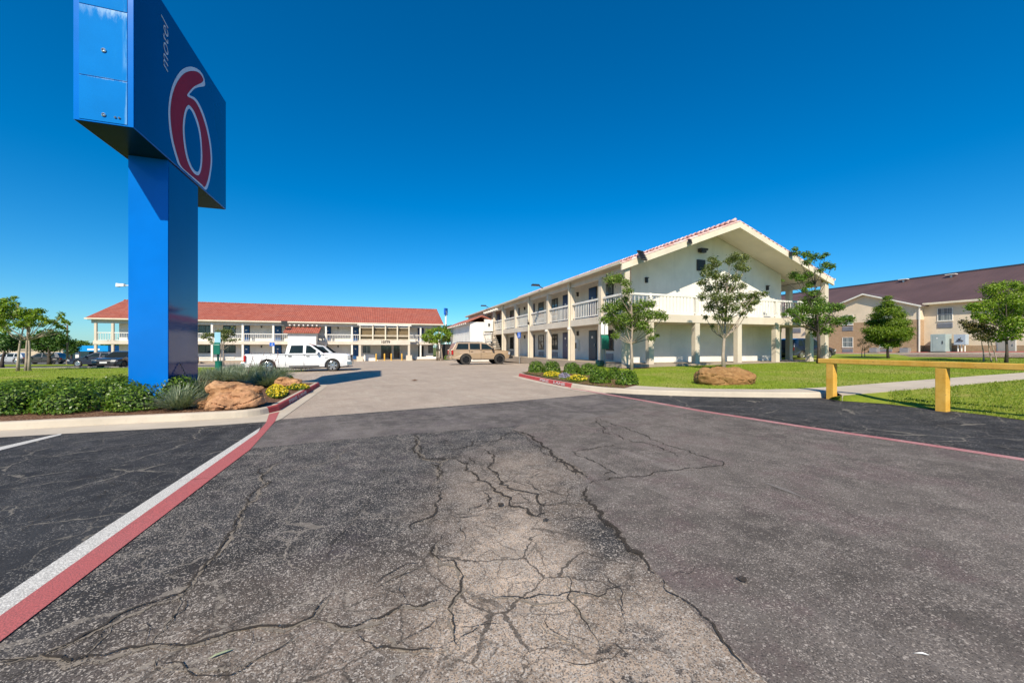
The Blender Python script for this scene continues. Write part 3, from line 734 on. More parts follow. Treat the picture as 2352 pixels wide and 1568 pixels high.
# mulch rings under the young trees
def ring(px, py, r): 
    c = g(px, py, .2); rr = random.Random(int(px))
    return [(c.x+r*math.cos(a)*(1+rr.uniform(-.15,.15)), c.y+r*math.sin(a)*(1+rr.uniform(-.15,.15))) for a in [2*math.pi*i/16 for i in range(16)]]
sheet('mulch_ring', [ring(1456,845,.9), ring(1663,848,.8)], lambda x, y: lawn_off(x, y)+.012, M['mulch'])
# drive of the neighbour with a red fire lane kerb
sheet('neighbour_drive', [[w2(51.5,-6), w2(58.0,-6), w2(58.0,75), w2(30,75), w2(30,36.3), w2(37,36.3), w2(51.5,34.2)]], .10, M['concrete_drive'])
kb = [W(51.4, v) for v in (-6, 10, 20, 34)]
for p in kb: p.z = 0
kerb('kerb_drive', kb, [M['concrete'], M['concrete']], h=.26)
kb = [W(57.9, v) for v in (-6, 10, 20, 30, 45, 60)]
for p in kb: p.z = 0
kerb('kerb_fire_lane', kb, [M['concrete'], M['paint_kerb']], (0, 5), flip=True, h=.24, top=.5)
M['inn_wall'] = stucco('warm cream inn stucco', (.70, .58, .43), .04)
# ================================================================== BUILDINGS
def door(root, off, face, plane, a0, a1, z0, z1, mat, plaque=True, lab=None):
    m = MB(off); m.wbox(face, plane, a0-.07, a1+.07, 0, .03, z0, z1+.07)
    fr = None
    b = MB(off); b.wbox(face, plane, a0, a1, .03, .062, z0+.01, z1)
    d = b.build('door', mat, root); 
    if lab: d['label'] = lab
    f = m.build('door_frame', M['frame_dark'] if mat in (M['door_blue'], M['door_teal'], M['door_navy']) else M['frame_white'], d)
    h = MB(off); ah = a0+.1 if face != '-v' else a0+.1
    h.wbox(face, plane, ah, ah+.06, .062, .11, z0+.95, z0+1.12); h.build('handle', M['metal_steel'], d)
    if plaque:
        c = (a0+a1)/2; p = MB(off); p.wbox(face, plane, c-.11, c+.11, .062, .07, z0+1.50, z0+1.66); p.build('room_number_plate', M['white_plate'], d)
    return d
def window(root, off, face, plane, a0, a1, z0, z1, glass, fmat, mull=1, hbar=False, sill=None):
    w = .05; m = MB(off)
    m.wbox(face, plane, a0, a0+w, 0, .06, z0, z1); m.wbox(face, plane, a1-w, a1, 0, .06, z0, z1)
    m.wbox(face, plane, a0+w, a1-w, 0, .058, z0, z0+w); m.wbox(face, plane, a0+w, a1-w, 0, .058, z1-w, z1)
    for k in range(mull):
        c = a0+(a1-a0)*(k+1)/(mull+1); m.wbox(face, plane, c-.02, c+.02, .02, .05, z0+w, z1-w)
    if hbar: m.wbox(face, plane, a0+w, a1-w, .02, .048, (z0+z1)/2-.02, (z0+z1)/2+.02)
    f = m.build('window', fmat, root)
    p = MB(off); p.wbox(face, plane, a0+w*.5, a1-w*.5, .002, .022, z0+w*.5, z1-w*.5); p.build('pane', glass, f)
    if sill:
        s = MB(off); s.wbox(face, plane, a0-.05, a1+.05, 0, .09, z0-.06, z0-.002); s.build('sill', sill, f)
    return f
def aircon(root, off, face, plane, a0, a1, z0, z1, mat=None):
    m = MB(off); m.wbox(face, plane, a0, a1, 0, .05, z0, z1)
    n = max(3, int((z1-z0)/.07))
    for k in range(n):
        z = z0+.03+(z1-z0-.06)*k/n; m.wbox(face, plane, a0+.03, a1-.03, .05, .075, z, z+.025)
    return m.build('air_conditioner', mat or M['metal_grey'], root)
def wall_lamp(root, off, face, plane, a, z, s=.12, mat=None):
    m = MB(off); m.wbox(face, plane, a-s/2, a+s/2, 0, .08, z-s*.8, z+s*.8); m.wbox(face, plane, a-s*.62, a+s*.62, .0, .15, z+s*.8, z+s*1.05)
    m.wbox(face, plane, a-s*.35, a+s*.35, .08, .12, z-s*.6, z+s*.7)
    return m.build('wall_lamp', mat or M['metal_dark'], root)
def pickets(root, off, axis, c, a0, a1, z0, z1, mat, mid=(), pitch=.22):
    """railing bay along axis 'u' or 'v' at the other coordinate c"""
    m = MB(off)
    def bx(p0, p1, w, q0, q1):
        if axis == 'u': m.box(p0, p1, c-w/2, c+w/2, q0, q1)
        else: m.box(c-w/2, c+w/2, p0, p1, q0, q1)
    bx(a0, a1, .13, z1-.11, z1); bx(a0, a1, .06, z0, z0+.06)
    n = int((a1-a0)/pitch)
    for k in range(n):
        p = a0+(a1-a0)*(k+.5)/n; bx(p-.017, p+.017, .028, z0+.06, z1-.11)
    for p in mid: bx(p-.06, p+.06, .12, z0-.1, z1-.11)
    return m.build('railing', mat, root)
def downspout(root, off, u, v, z0, z1, mat):
    m = MB(off); m.box(u-.05, u+.05, v-.05, v+.05, z0, z1); m.box(u-.07, u+.07, v-.07, v+.07, z1, z1+.3)
    return m.build('downspout', mat, root)

# ------------------------------------------------------------------ the near wing with the gable
o3 = (20.1, 17.9, .30); root = empty('motel_wing', W(o3[0], o3[1], o3[2]), TH,
    'two storey cream motel wing with outside galleries and white gable end facing the lawn', 'building')
UL, UR, VF, VB = 12.46, 27.80, 17.94, 57.0
WL, WR, WF = 14.10, 26.30, 19.75
Z0, ZF, ZD0, ZD1, ZR, ZE = .30, .50, 2.80, 3.24, 4.36, 5.72
m = MB(o3); m.box(WL, WR, WF, VB-.5, Z0, 5.75)
UC = (UL+UR)/2; SL = (8.72-5.78)/(UC-12.2)
def roof_z(u): return 8.72-abs(u-UC)*SL
m.prism([(WL, 5.75), (WR, 5.75), (WR, roof_z(WR)-.02), (UC, roof_z(UC)-.02), (WL, roof_z(WL)-.02)], 'y', WF, VB-.5)
m.build('wall', M['stucco'], root)
m = MB(o3); m.box(12.0, 28.1, 17.6, VB, Z0-.3, ZF); m.build('walkway_slab', M['concrete_pad'], root)
m = MB(o3); m.box(12.28, 28.0, 17.76, WF, ZD0, ZD1); m.box(12.28, WL, WF, VB, ZD0, ZD1); m.box(WR, 28.0, WF, VB, ZD0, ZD1)
m.build('gallery_deck', M['fascia'], root, bevel=.012)
# columns: the corner ones reach the roof
cols_l = [VF]+[20.30+3.85*k for k in range(10)]
cz = .16
for i, v in enumerate(cols_l):
    m = MB(o3); top = roof_z(UL)-.42 if i else roof_z(UL)-.20
    m.box(UL-cz, UL+cz, v-cz, v+cz, Z0, top); m.build('column', M['column'], root, bevel=.015)
for i, u in enumerate([14.0, 17.15, 20.3, 23.4, 26.4]):
    m = MB(o3); m.box(u-cz, u+cz, VF-cz, VF+cz, Z0, ZD0); m.build('column', M['column'], root, bevel=.015)
for i, v in enumerate(cols_l[:6]):
    m = MB(o3); m.box(UR-cz, UR+cz, v-cz, v+cz, Z0+.1, roof_z(UR)-(.42 if i else .20)); m.build('column', M['column'], root, bevel=.015)
# railings: long side, gable side, far side
for a, b in zip(cols_l, cols_l[1:]):
    pickets(root, o3, 'v', UL, a+cz, b-cz, ZD1+.10, ZR, M['rail'])
us = [UL, 14.0, 17.15, 20.3, 23.4, 26.4, UR]
for a, b in zip(us, us[1:]):
    pickets(root, o3, 'u', VF-.02, a+(cz if a == UL else .06), b-(cz if b == UR else .06), ZD1+.10, ZR, M['rail'])
for u in us[1:-1]:
    m = MB(o3); m.box(u-.06, u+.06, VF-.10, VF+.06, ZD1, ZR+.02); m.build('railing_post', M['rail'], root)
for a, b in list(zip(cols_l, cols_l[1:]))[:5]:
    pickets(root, o3, 'v', UR, a+cz, b-cz, ZD1+.10, ZR, M['rail'])
# roof: two slopes with thickness, soffit, barge boards, gutters, tile ends
RF = 17.62; UE0, UE1 = 12.02, 2*UC-12.02
t_ = .10
m = MB(o3)
for ue in (UE0, UE1):
    m.prism([(ue, roof_z(ue)+.10), (UC, roof_z(UC)+.10), (UC, roof_z(UC)+.10+t_), (ue, roof_z(ue)+.10+t_)], 'y', RF+.118, VB+.3)
m.build('roof', M['roof_tile_v'], root)
m = MB(o3)
for ue in (UE0+.05, UE1-.05):
    m.prism([(ue, roof_z(ue)+.0), (UC, roof_z(UC)), (UC, roof_z(UC)+.095), (ue, roof_z(ue)+.095)], 'y', RF+.12, VB+.2)
m.build('soffit', M['soffit'], root)
m = MB(o3)
for ue in (UE0, UE1):
    m.prism([(ue, roof_z(ue)-.24), (UC, roof_z(UC)-.24), (UC, roof_z(UC)+.096), (ue, roof_z(ue)+.096)], 'y', RF, RF+.115)
m.build('barge_board', M['trim_cream'], root)
m = MB(o3)
for sg, ue in ((1, UE0), (-1, UE1)):
    L = abs(UC-ue); n = 24
    for k in range(n):
        u = ue+sg*L*(k+.5)/n; z = roof_z(u)+.10+t_
        du = sg*L/n*.5; zz0, zz1 = roof_z(u-du)+.10+t_, roof_z(u+du)+.10+t_
        m.tube([(u-du*1.02, RF+.05, zz0-.055), (u+du*1.1, RF+.05, zz1-.065)], [.075, .062], 8)
for k in range(100):
    v = RF+.3+k*.39; m.tube([(UC, v, roof_z(UC)+.30), (UC, v+.41, roof_z(UC)+.27)], [.12, .10], 6)
m.build('roof_edge_tiles', M['tile_end'], root, smooth=True)
m = MB(o3)
for sg, ue in ((-1, UE0), (1, UE1)):
    z = roof_z(ue)+.10
    m.prism([(ue, z-.02), (ue+sg*.12, z-.02), (ue+sg*.14, z+.12), (ue+sg*.11, z+.12), (ue+sg*.10, z+.02), (ue, z+.02)], 'y', RF, VB+.2)
m.build('gutter', M['trim_cream'], root)
m = MB(o3)
for u in (UL, UR): m.box(u-.10, u+.10, VF+cz, VB, roof_z(UL)-.42, roof_z(UL)-.02)
m.build('eave_beam', M['fascia'], root)
# long wall: doors and windows, mirrored room by room
def pairs():
    d0 = [(23.68, 24.62, 'D'), (21.6, 22.6, 'W'), (27.87, 28.82, 'D'), (29.87, 31.05, 'W'), (32.86, 34.0, 'W'), (35.1, 36.05, 'D'), (39.4, 40.35, 'D'), (41.3, 42.5, 'W'), (44.4, 45.6, 'W'), (46.7, 47.6, 'D'), (51.0, 51.9, 'D'), (53.0, 54.2, 'W')]
    return d0
for a0, a1, k in pairs():
    if k == 'D':
        up = M['door_blue']; lo = M['door_navy'] if a0 > 25 else M['door_teal']
        door(root, o3, '-u', WL, a0, a1, ZD1+.01, 5.52, up); door(root, o3, '-u', WL, a0, a1, ZF+.03, 2.52, lo)
    else:
        window(root, o3, '-u', WL, a0, a1, 4.15, 5.52, M['glass_curtain'], M['frame_dark'], 1, True)
        aircon(root, o3, '-u', WL, a0, a1, 3.45, 3.95)
        window(root, o3, '-u', WL, a0, a1, 1.26, 2.52, M['glass'], M['frame_dark'], 1, True, M['frame_dark'])
        aircon(root, o3, '-u', WL, a0+.02, a1-.02, .60, 1.02)
for a in (26.3, 37.7, 49.2):
    wall_lamp(root, o3, '-u', WL, a, 5.35, .16); wall_lamp(root, o3, '-u', WL, a, 2.42, .18)
m = MB(o3); m.wbox('-u', WL, 26.1, 26.4, 0, .2, 1.2, 1.95); m.build('extinguisher_box', M['white_plate'], root)
m = MB(o3); m.lathe([(.06,0),(.075,.05),(.075,.38),(.03,.45)], (WL-.27, 26.28, 1.3), 'z', 10); m.build('fire_extinguisher', M['trim_black'], root)
# gable wall fittings
for u in (15.15, 24.95): wall_lamp(root, o3, '-v', WF, u, 5.42, .17)
m = MB(o3); m.wbox('-v', WF, 18.95, 19.6, 0, .07, 6.25, 6.95)
for k in range(6): m.wbox('-v', WF, 19.0, 19.55, .07, .10, 6.30+k*.105, 6.35+k*.105)
m.build('gable_vent', M['metal_dark'], root)
m = MB(o3); m.wbox('-v', WF, 19.05, 19.5, 0, .12, 7.42, 7.50); m.wbox('-v', WF, 19.0, 19.55, .05, .34, 7.5, 7.62); m.wbox('-v', WF, 19.1, 19.45, .12, .30, 7.36, 7.5)
m.build('gable_lamp', M['metal_dark'], root)
# flood lights: shoebox heads on the barge board and eaves
def flood(p, tilt, yaw, sz=(.5,.36,.09), off=o3, par=root, ribs=True, arm=None):
    m = MB(); m.box(-sz[0]/2, sz[0]/2, -sz[1]/2, sz[1]/2, 0, sz[2]*.45)
    n = 6
    for k in range(n): m.box(-sz[0]/2, sz[0]/2, -sz[1]/2+sz[1]*(k+.1)/n, -sz[1]/2+sz[1]*(k+.55)/n, sz[2]*.45, sz[2])
    o = m.build('floodlight', M['metal_dark'], par); o.location = Vector(p)-Vector(off); o.rotation_euler = (tilt, 0, yaw)
    a = MB(); a.box(-.04, .04, -.05, .05, -.16, .0); a.build('bracket', M['metal_grey'], o)
    return o
flood((13.05, RF-.22, roof_z(13.05)+.13), R(62), R(18), (.42,.62,.12))
flood((16.3, RF-.10, roof_z(16.3)-.02), R(78), R(20), (.30,.26,.10)); flood((24.2, RF-.10, roof_z(24.2)-.02), R(78), R(-20), (.30,.26,.10))
for v in (28.2, 44.3):
    m = MB(o3); m.box(11.1, 11.72, v-.16, v+.16, 6.16, 6.24); m.tube([(11.72, v, 6.16), (12.1, v, 5.95)], .035, 6)
    for k in range(4): m.box(11.14+k*.15, 11.22+k*.15, v-.15, v+.15, 6.24, 6.29)
    m.build('floodlight', M['metal_dark'], root)
for v in cols_l[2:8:2]:
    downspout(root, o3, UL-.23, v, Z0+.2, roof_z(UL)-.35, M['trim_cream'])
for v in (24.15, 28.0):
    m = MB(o3); m.box(UL-.32, UL-.17, v-.08, v+.08, 2.62, 2.78); m.build('small_lamp', M['frame_white'], root)
m = MB(o3); m.lathe([(.05,0),(.10,.04),(.10,.12),(.04,.2)], (UL-.27, 31.8, 3.4), 'z', 10); m.tube([(UL-.2, 31.9, 3.45), (UL-.35, 31.7, 3.8)], .03, 6); m.build('camera_dome', M['metal_dark'], root)
# outside stair and its white stair tower at the far end
m = MB(o3)
for k in range(12):
    v = 42.6-.28*k; z = ZD1-(k+1)*.215
    m.box(11.0, 12.2, v-.28, v, z-.06, z)
m.prism([(42.6, ZD1-.35), (42.6, ZD1), (39.2, .62), (39.2, .30)], 'x', 10.93, 11.0)
m.build('stair', M['fascia'], root)
pickets(root, o3, 'v', 10.96, 39.2, 42.6, 2.0, 2.9, M['rail'], pitch=.2)
m = MB(o3); m.box(9.60, 12.0, 43.3, 56.2, Z0-.5, 4.25); m.build('stair_tower_wall', M['stucco_white'], root)
m = MB(o3); m.prism([(9.1, 4.24), (10.9, 5.02), (12.0, 4.6), (12.0, 4.45), (10.9, 4.86), (9.1, 4.1)], 'y', 43.0, 56.6); m.build('stair_tower_roof', M['roof_tile_v'], root)
m = MB(o3)
for k in range(12): m.box(9.02, 9.62, 43.4+k*1.1, 43.55+k*1.1, 4.0, 4.16)
m.build('rafter_tails', M['frame_white'], root)
m = MB(o3)
for k in range(6): m.box(11.75, 12.2, 40.6+k*1.0, 40.75+k*1.0, 5.42, 5.60)
m.build('rafter_tails', M['frame_white'], root)
m = MB(o3); m.box(11.2, 12.2, 43.0, 43.25, 3.2, 4.55); m.build('stair_parapet', M['stucco_white'], root)
wall_lamp(root, o3, '-v', 43.0, 11.7, 3.9, .16)

# ------------------------------------------------------------------ the far wing across the car park
o2 = (-12.5, 63.8, -.70); root = empty('motel_block', W(*o2), TH,
    'long two storey motel block with red tile roof across the back of the car park', 'building')
dz = -1.0
UL2, UR2, VF2 = -34.1, 9.0, 63.8
WV = 65.45
Z0, ZF, ZD0, ZD1, ZR, ZE = -.70, -.50, 1.78, 2.22, 3.30, 4.72
m = MB(o2); m.box(-32.6, 8.3, WV, 78.0, Z0-.3, 4.9); m.build('wall', M['stucco'], root)
m = MB(o2); m.box(-34.3, 9.3, 63.2, WV, Z0-.3, ZF); m.build('walkway_slab', M['concrete_pad'], root)
m = MB(o2); m.box(-34.3, 9.2, 63.62, WV, ZD0, ZD1); m.box(-34.3, -32.6, WV, 78, ZD0, ZD1); m.build('gallery_deck', M['fascia'], root)
RV, RZ = 71.2, 7.95
EZ = 4.92
SL2 = (RZ-EZ)/(RV-63.35)
m = MB(o2); m.prism([(63.35, EZ), (RV, RZ), (79.05, EZ), (79.05, EZ+.17), (RV, RZ+.17), (63.35, EZ+.17)], 'x', -34.9, 9.7); m.build('roof', M['roof_tile'], root)
m = MB(o2); m.prism([(63.42, EZ-.10), (RV, RZ-.10), (79.0, EZ-.10), (79.0, EZ-.002), (RV, RZ-.002), (63.42, EZ-.002)], 'x', -34.75, 9.55); m.build('soffit', M['soffit'], root)
m = MB(o2); m.prism([(65.45, 4.9), (77.9, 4.9), (RV, RZ-.12)], 'x', 8.05, 8.3); m.prism([(65.45, 4.9), (77.9, 4.9), (RV, RZ-.12)], 'x', -32.6, -32.35); m.build('gable', M['stucco'], root)
m = MB(o2); m.box(-34.95, 9.75, 63.22, 63.345, EZ-.02, EZ+.15); m.build('gutter', M['trim_cream'], root)
m = MB(o2); m.box(-34.5, 9.3, 63.7, 63.9, ZE-.28, ZE+.12); m.build('eave_beam', M['fascia'], root)
m = MB(o2)
for k in range(115): m.tube([(-34.9+k*.388, RV, RZ+.20), (-34.5+k*.388, RV, RZ+.17)], [.11,.09], 6)
m.build('ridge_tiles', M['roof_tile'], root)
cols = [-34.1, -32.4, -29.0, -25.4, -21.75, -18.15, -14.42, -7.61, -4.03, 6.1, 9.05]
for u in cols:
    m = MB(o2); w = .12; m.box(u-w, u+w, 63.68, 63.92, Z0, ZE); m.build('column', M['column'] if u in (-34.1, -32.4) else M['rail'], root)
for a, b in [(-34.1,-32.4),(-32.4,-29),(-29,-25.4),(-25.4,-21.75),(-21.75,-18.15),(-18.15,-14.42),(-14.42,-12.3),(-8.6,-7.61),(-7.61,-4.03),(-4.03,-2.8),(4.13,6.1),(6.1,9.05)]:
    pickets(root, o2, 'u', 63.8, a+.1, b-.1, ZD1+.08, ZR, M['rail'], pitch=.22)
DW = [(-18.54,-17.82),(-14.68,-13.78),(-7.97,-7.15),(-4.05,-3.2),(-25.95,-25.1),(-29.9,-29.05)]
for a0, a1 in DW:
    door(root, o2, '-v', WV, a0, a1, ZD1+.01, 4.42, M['door_blue'])
    if a0 != -7.97: door(root, o2, '-v', WV, a0, a1, ZF+.02, 1.62, M['door_blue'])
door(root, o2, '-v', WV, 5.88, 6.71, ZD1+.01, 4.42, M['door_navy'], False)
for a0, a1 in [(-23.9,-22.3),(-21.0,-19.5),(-12.98,-12.2),(-31.6,-30.4),(-28.4,-27.0)]:
    window(root, o2, '-v', WV, a0, a1, 3.1, 4.42, M['glass'], M['frame_dark'], 1)
    if a0 < -19: 
        window(root, o2, '-v', WV, a0, a1, .55, 1.65, M['glass'], M['frame_dark'], 1); aircon(root, o2, '-v', WV, a0+.1, a1-.1, -.25, .25, M['stucco_white'])
for a in (-16.3, -9.9, -6.1): wall_lamp(root, o2, '-v', WV, a, 4.30, .16); wall_lamp(root, o2, '-v', WV, a, 1.45, .16)
# stair tower in front of it
m = MB(o2); m.box(-12.25, -8.65, 61.9, 63.6, Z0-.1, 3.55); m.build('stair_tower_wall', M['stucco_white'], root)
m = MB(o2); m.prism([(61.45, 3.5), (63.55, 4.28), (63.55, 4.12), (61.45, 3.36)], 'x', -12.7, -8.2); m.build('stair_tower_roof', M['roof_tile'], root)
m = MB(o2)
for k in range(7): m.box(-12.3+k*.58, -12.12+k*.58, 63.0, 63.6, 4.45, 4.62)
m.build('rafter_tails', M['frame_white'], root)
m = MB(o2); m.tube([(-12.6, 62.6, 3.5), (-12.7, 62.2, 4.6)], .05, 6); m.box(-13.05, -12.3, 61.9, 62.05, 4.5, 5.05); m.box(-12.7, -12.2, 61.9, 62.0, 4.2, 4.5); m.build('floodlight', M['metal_dark'], root)
# entrance canopy with a boarded gallery
VC = 61.2
for u in (-2.8, 4.13):
    m = MB(o2); m.box(u-.16, u+.16, VC-.16, VC+.16, Z0, 2.0); m.box(u-.42, u+.42, VC-.42, VC+.42, Z0-.05, .15 if u > 0 else .05)
    m.build('canopy_post', M['column'], root)
m = MB(o2); m.box(-2.98, 4.3, VC-.2, 63.6, 1.72, 2.42); m.build('canopy_beam', M['fascia'], root)
for k, u in enumerate([-2.8, -1.02, .75, 2.45, 4.13]):
    m = MB(o2); m.box(u-.09, u+.09, VC-.1, VC+.08, 2.42, 4.55); m.build('gallery_post', M['trim_cream'], root)
m = MB(o2); m.box(-3.1, 4.45, VC-.16, VC+.12, 4.55, 4.75)
for u in (-3.05, -.98, .8, 2.5, 4.4): m.box(u-.07, u+.07, VC-.5, 63.3, 4.57, 4.71)
m.build('pergola_beam', M['frame_white'], root)
m = MB(o2); m.box(-2.8, 4.13, VC+.30, VC+.34, 2.45, 4.3); m.build('boarding', M['wood'], root)
m = MB(o2)
for z in (2.5, 2.95, 3.1, 4.2): m.box(-2.75, 4.1, VC-.03, VC+.03, z, z+.07)
m.build('boarding_rail', M['trim_cream'], root)
# street number on the beam
def text_obj(name, s, size, mat, parent, thick=.01, offs=0.0, shear=0.0, align='CENTER'):
    cu = bpy.data.curves.new(name+'_text', 'FONT'); cu.body = s; cu.size = size; cu.extrude = thick; cu.offset = offs; cu.shear = shear
    cu.align_x = align; cu.align_y = 'CENTER'
    tmp = bpy.data.objects.new('tmp', cu); COL.objects.link(tmp)
    bpy.context.view_layer.update()
    me = bpy.data.meshes.new_from_object(tmp.evaluated_get(bpy.context.evaluated_depsgraph_get()))
    COL.objects.unlink(tmp); bpy.data.objects.remove(tmp)
    me.name = name; me.materials.clear(); me.materials.append(mat)
    o = bpy.data.objects.new(name, me); COL.objects.link(o); o.parent = parent
    return o
tx = text_obj('street_number', '10779', .52, M['ink'], root, .015, .012)
tx.location = Vector((.75, VC-.225, 2.12))-Vector(o2); tx.rotation_euler = (R(90), 0, 0)
# lobby front
m = MB(o2); m.wbox('-v', WV, .05, 3.2, 0, .06, ZF, 1.7); f = m.build('lobby_frame', M['frame_white'], root)
m = MB(o2); m.wbox('-v', WV, .14, 1.72, .06, .075, ZF+.1, 1.62); m.wbox('-v', WV, 2.05, 2.98, .06, .075, ZF+.1, 1.62); m.build('pane', M['glass'], f)
window(root, o2, '-v', WV, -2.62, -1.42, .4, 1.65, M['glass_curtain'], M['frame_white'], 0)
window(root, o2, '-v', WV, 5.88, 6.75, -.2, 1.58, M['glass'], M['frame_dark'], 1)
window(root, o2, '-v', WV, 7.5, 8.25, .38, 1.68, M['glass'], M['frame_dark'], 0)
m = MB(o2); m.prism([(-2.3, Z0), (-.3, Z0), (-.9, .25), (-2.3, .25)], 'y', 63.0, 63.15); m.build('ramp_wall', M['stucco_white'], root)
m = MB(o2); m.box(5.2, 9.0, 63.4, 63.55, Z0, -.15); m.build('planter_wall', M['stucco_white'], root)
m = MB(o2); m.box(9.3, 12.5, 66.0, 66.2, Z0, 1.9); m.build('breezeway', M['metal_dark'], root)

# ------------------------------------------------------------------ neighbour with the brown roof
o4 = (59.3, 27.6, .62); root = empty('inn_building', W(*o4), TH,
    'two storey cream and brown brick inn with a dark brown metal roof beyond the lawn', 'building')
m = MB(o4); m.box(59.3, 75, -8, 72, 1.58, 6.4); m.build('wall', M['inn_wall'], root)
m = MB(o4); m.box(59.27, 75.02, -8.02, 72.02, .2, 1.58); m.build('brick_base', M['brick'], root)
RU, RZ4 = 67.3, 10.42; E4U, E4Z = 58.75, 6.28
m = MB(o4); m.prism([(E4U, E4Z), (RU, RZ4), (2*RU-E4U, E4Z), (2*RU-E4U, E4Z+.14), (RU, RZ4+.14), (E4U, E4Z+.14)], 'y', -8.6, 72.6); m.build('roof', M['roof_brown'], root)
m = MB(o4); m.prism([(RU-.35, RZ4+.0), (RU+.35, RZ4+.0), (RU, RZ4+.22)], 'y', -8.6, 72.6); m.build('ridge_cap', M['metal_dark'], root)
m = MB(o4); m.box(E4U-.12, E4U+.0, -8.6, 27.45, E4Z-.08, E4Z+.12); m.box(E4U, 59.3, -8.4, 27.5, E4Z-.12, E4Z-.003); m.build('gutter', M['trim_cream'], root)
# projecting gable
GU = 58.25; g0, g1, gc = 27.62, 38.0, 32.8
m = MB(o4); m.box(GU, 59.3, g0, g1, 4.55, 6.2); m.prism([(g0, 6.2), (g1, 6.2), (gc, 7.95)], 'x', GU, 59.3); m.build('gable_wall', M['inn_wall'], root)
m = MB(o4); m.box(GU-.02, 59.3, g0-.02, g1+.02, .2, 4.55); m.build('gable_brick', M['brick'], root)
m = MB(o4)
for s, ge in ((1, g0-.45), (-1, g1+.45)):
    m.prism([(ge, 6.06), (gc, 8.12), (gc, 8.24), (ge, 6.18)], 'x', GU-.45, 63.5)
m.build('gable_roof', M['roof_brown'], root)
m = MB(o4)
for s, ge in ((1, g0-.47), (-1, g1+.47)):
    m.prism([(ge, 5.94), (gc, 8.0), (gc, 8.17), (ge, 6.11)], 'x', GU-.5, GU-.452)
m.build('barge_board', M['frame_white'], root)
m = MB(o4)
for s, ge in ((1, g0-.4), (-1, g1+.4)):
    m.prism([(ge, 6.0), (gc, 8.02), (gc, 8.115), (ge, 6.055)], 'x', GU-.45, 59.3)
m.build('soffit', M['soffit'], root)
downspout(root, o4, GU-.08, g0-.14, .3, 5.9, M['frame_white'])
for a0, a1 in ((25.2, 26.45), (8.4, 9.7), (17.4, 18.7), (13.0, 14.3), (41.5, 42.8), (50, 51.3)):
    if not (a0 > 27 and a0 < 38):
        window(root, o4, '-u', 59.3, a0, a1, 4.32, 5.75, M['glass_curtain'], M['frame_white'], 0, True, M['frame_white'])
        aircon(root, o4, '-u', 59.3, a0, a1, 3.55, 4.10)
for zz in (1.38, 4.30):
    for a0, a1 in ((34.1, 35.35), (30.0, 31.25)):
        window(root, o4, '-u', GU, a0, a1, zz, zz+1.30, M['glass_curtain'], M['frame_white'], 0, True, M['frame_white'])
        aircon(root, o4, '-u', GU, a0, a1, zz-.78, zz-.22)
door(root, o4, '-u', 59.27, 20.75, 21.9, .62, 2.3, M['door_grey'], False)
for v, uu in ((28.2, 66.0), (33.0, 66.4), (18.5, 65.2)):
    m = MB(o4); zz = RZ4-(RU-uu)*(RZ4-E4Z)/(RU-E4U); m.tube([(uu, v, zz), (uu, v, zz+.45)], .10, 8); m.box(uu-.3, uu+.3, v-.45, v+.45, zz+.42, zz+.50); m.build('roof_vent', M['frame_white'], root)
wall_lamp(root, o4, '-u', 59.3, 44.6, 4.0, .3)
# ================================================================== PYLON SIGN
oS = (-5.7, 13.4, .03); root = empty('pylon_sign', W(*oS), TH,
    'tall glossy blue pylon sign with a red six, rising from the hedges', 'sign')
US0, US1, VS0, VS1, ZS0, ZS1 = -6.22, -5.19, 10.93, 16.43, 6.31, 10.13
m = MB(oS); m.box(US0, US1, VS0, VS1, ZS0, ZS1); m.build('sign_cabinet', M['sign_blue'], root, bevel=.008)
m = MB(oS); m.box(US1+.001, US1+.006, VS0+.03, VS1-.03, ZS0+.03, ZS1-.03); m.build('face_panel', M['sign_blue_shaded'], root)
m = MB(oS); m.box(US0-.006, US0-.001, VS0+.03, VS1-.03, ZS0+.03, ZS1-.03); m.build('face_panel', M['sign_blue_shaded'], root)
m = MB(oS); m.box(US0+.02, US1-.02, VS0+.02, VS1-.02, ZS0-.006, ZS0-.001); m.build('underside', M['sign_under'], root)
m = MB(oS)
for z0, z1 in ((6.345, 7.285), (7.30, 8.81), (8.825, 10.09)): m.box(US0+.10, US1-.11, VS0-.012, VS0-.001, z0, z1)
p = m.build('end_panel', M['sign_panel'], root, bevel=.003)
for u, z, r in ((-5.70, 7.89, .045), (-5.70, 6.49, .04), (-5.50, 6.47, .022), (-5.43, 6.47, .022)):
    b = MB(oS); b.lathe([(r, -.012), (r, -.03), (r*.55, -.038), (r*.5, -.02), (.004, -.02)], (u, VS0, z), 'y', 14); b.build('hatch_lock', M['chrome'], p, smooth=False)
m = MB(oS); m.box(-6.06, -5.235, 12.53, 14.30, oS[2]-.3, ZS0-.002); c = m.build('sign_column', M['sign_blue'], root, bevel=.006)
m = MB(oS); m.box(-5.234, -5.229, 12.55, 14.28, oS[2], ZS0-.01); m.build('column_shade_sheet', M['sign_blue_shaded'], root)  # thin dark sheet paints the shade on the column's unlit side
def face_pt(px, py):                     # picture of the numeral read onto the sign face
    t = (px-CX_)/F_; Y = -5.19/(t*CT+ST); return (Y*(CT-ST*t), EYE+(CY_-py)/F_*Y)
def c1(pts): return [face_pt(x*.33, y*.33) for x, y in pts]
def smooth2(P, n=6):
    out = []
    for i in range(len(P)):
        p0, p1, p2, p3 = [Vector((*P[(i+k) % len(P)], 0)) for k in (-1, 0, 1, 2)]
        for k in range(n):
            t = k/n; q = .5*((2*p1)+(p2-p0)*t+(2*p0-5*p1+4*p2-p3)*t*t+(3*p1-p0-3*p2+p3)*t**3); out.append((q.x, q.y))
    return out
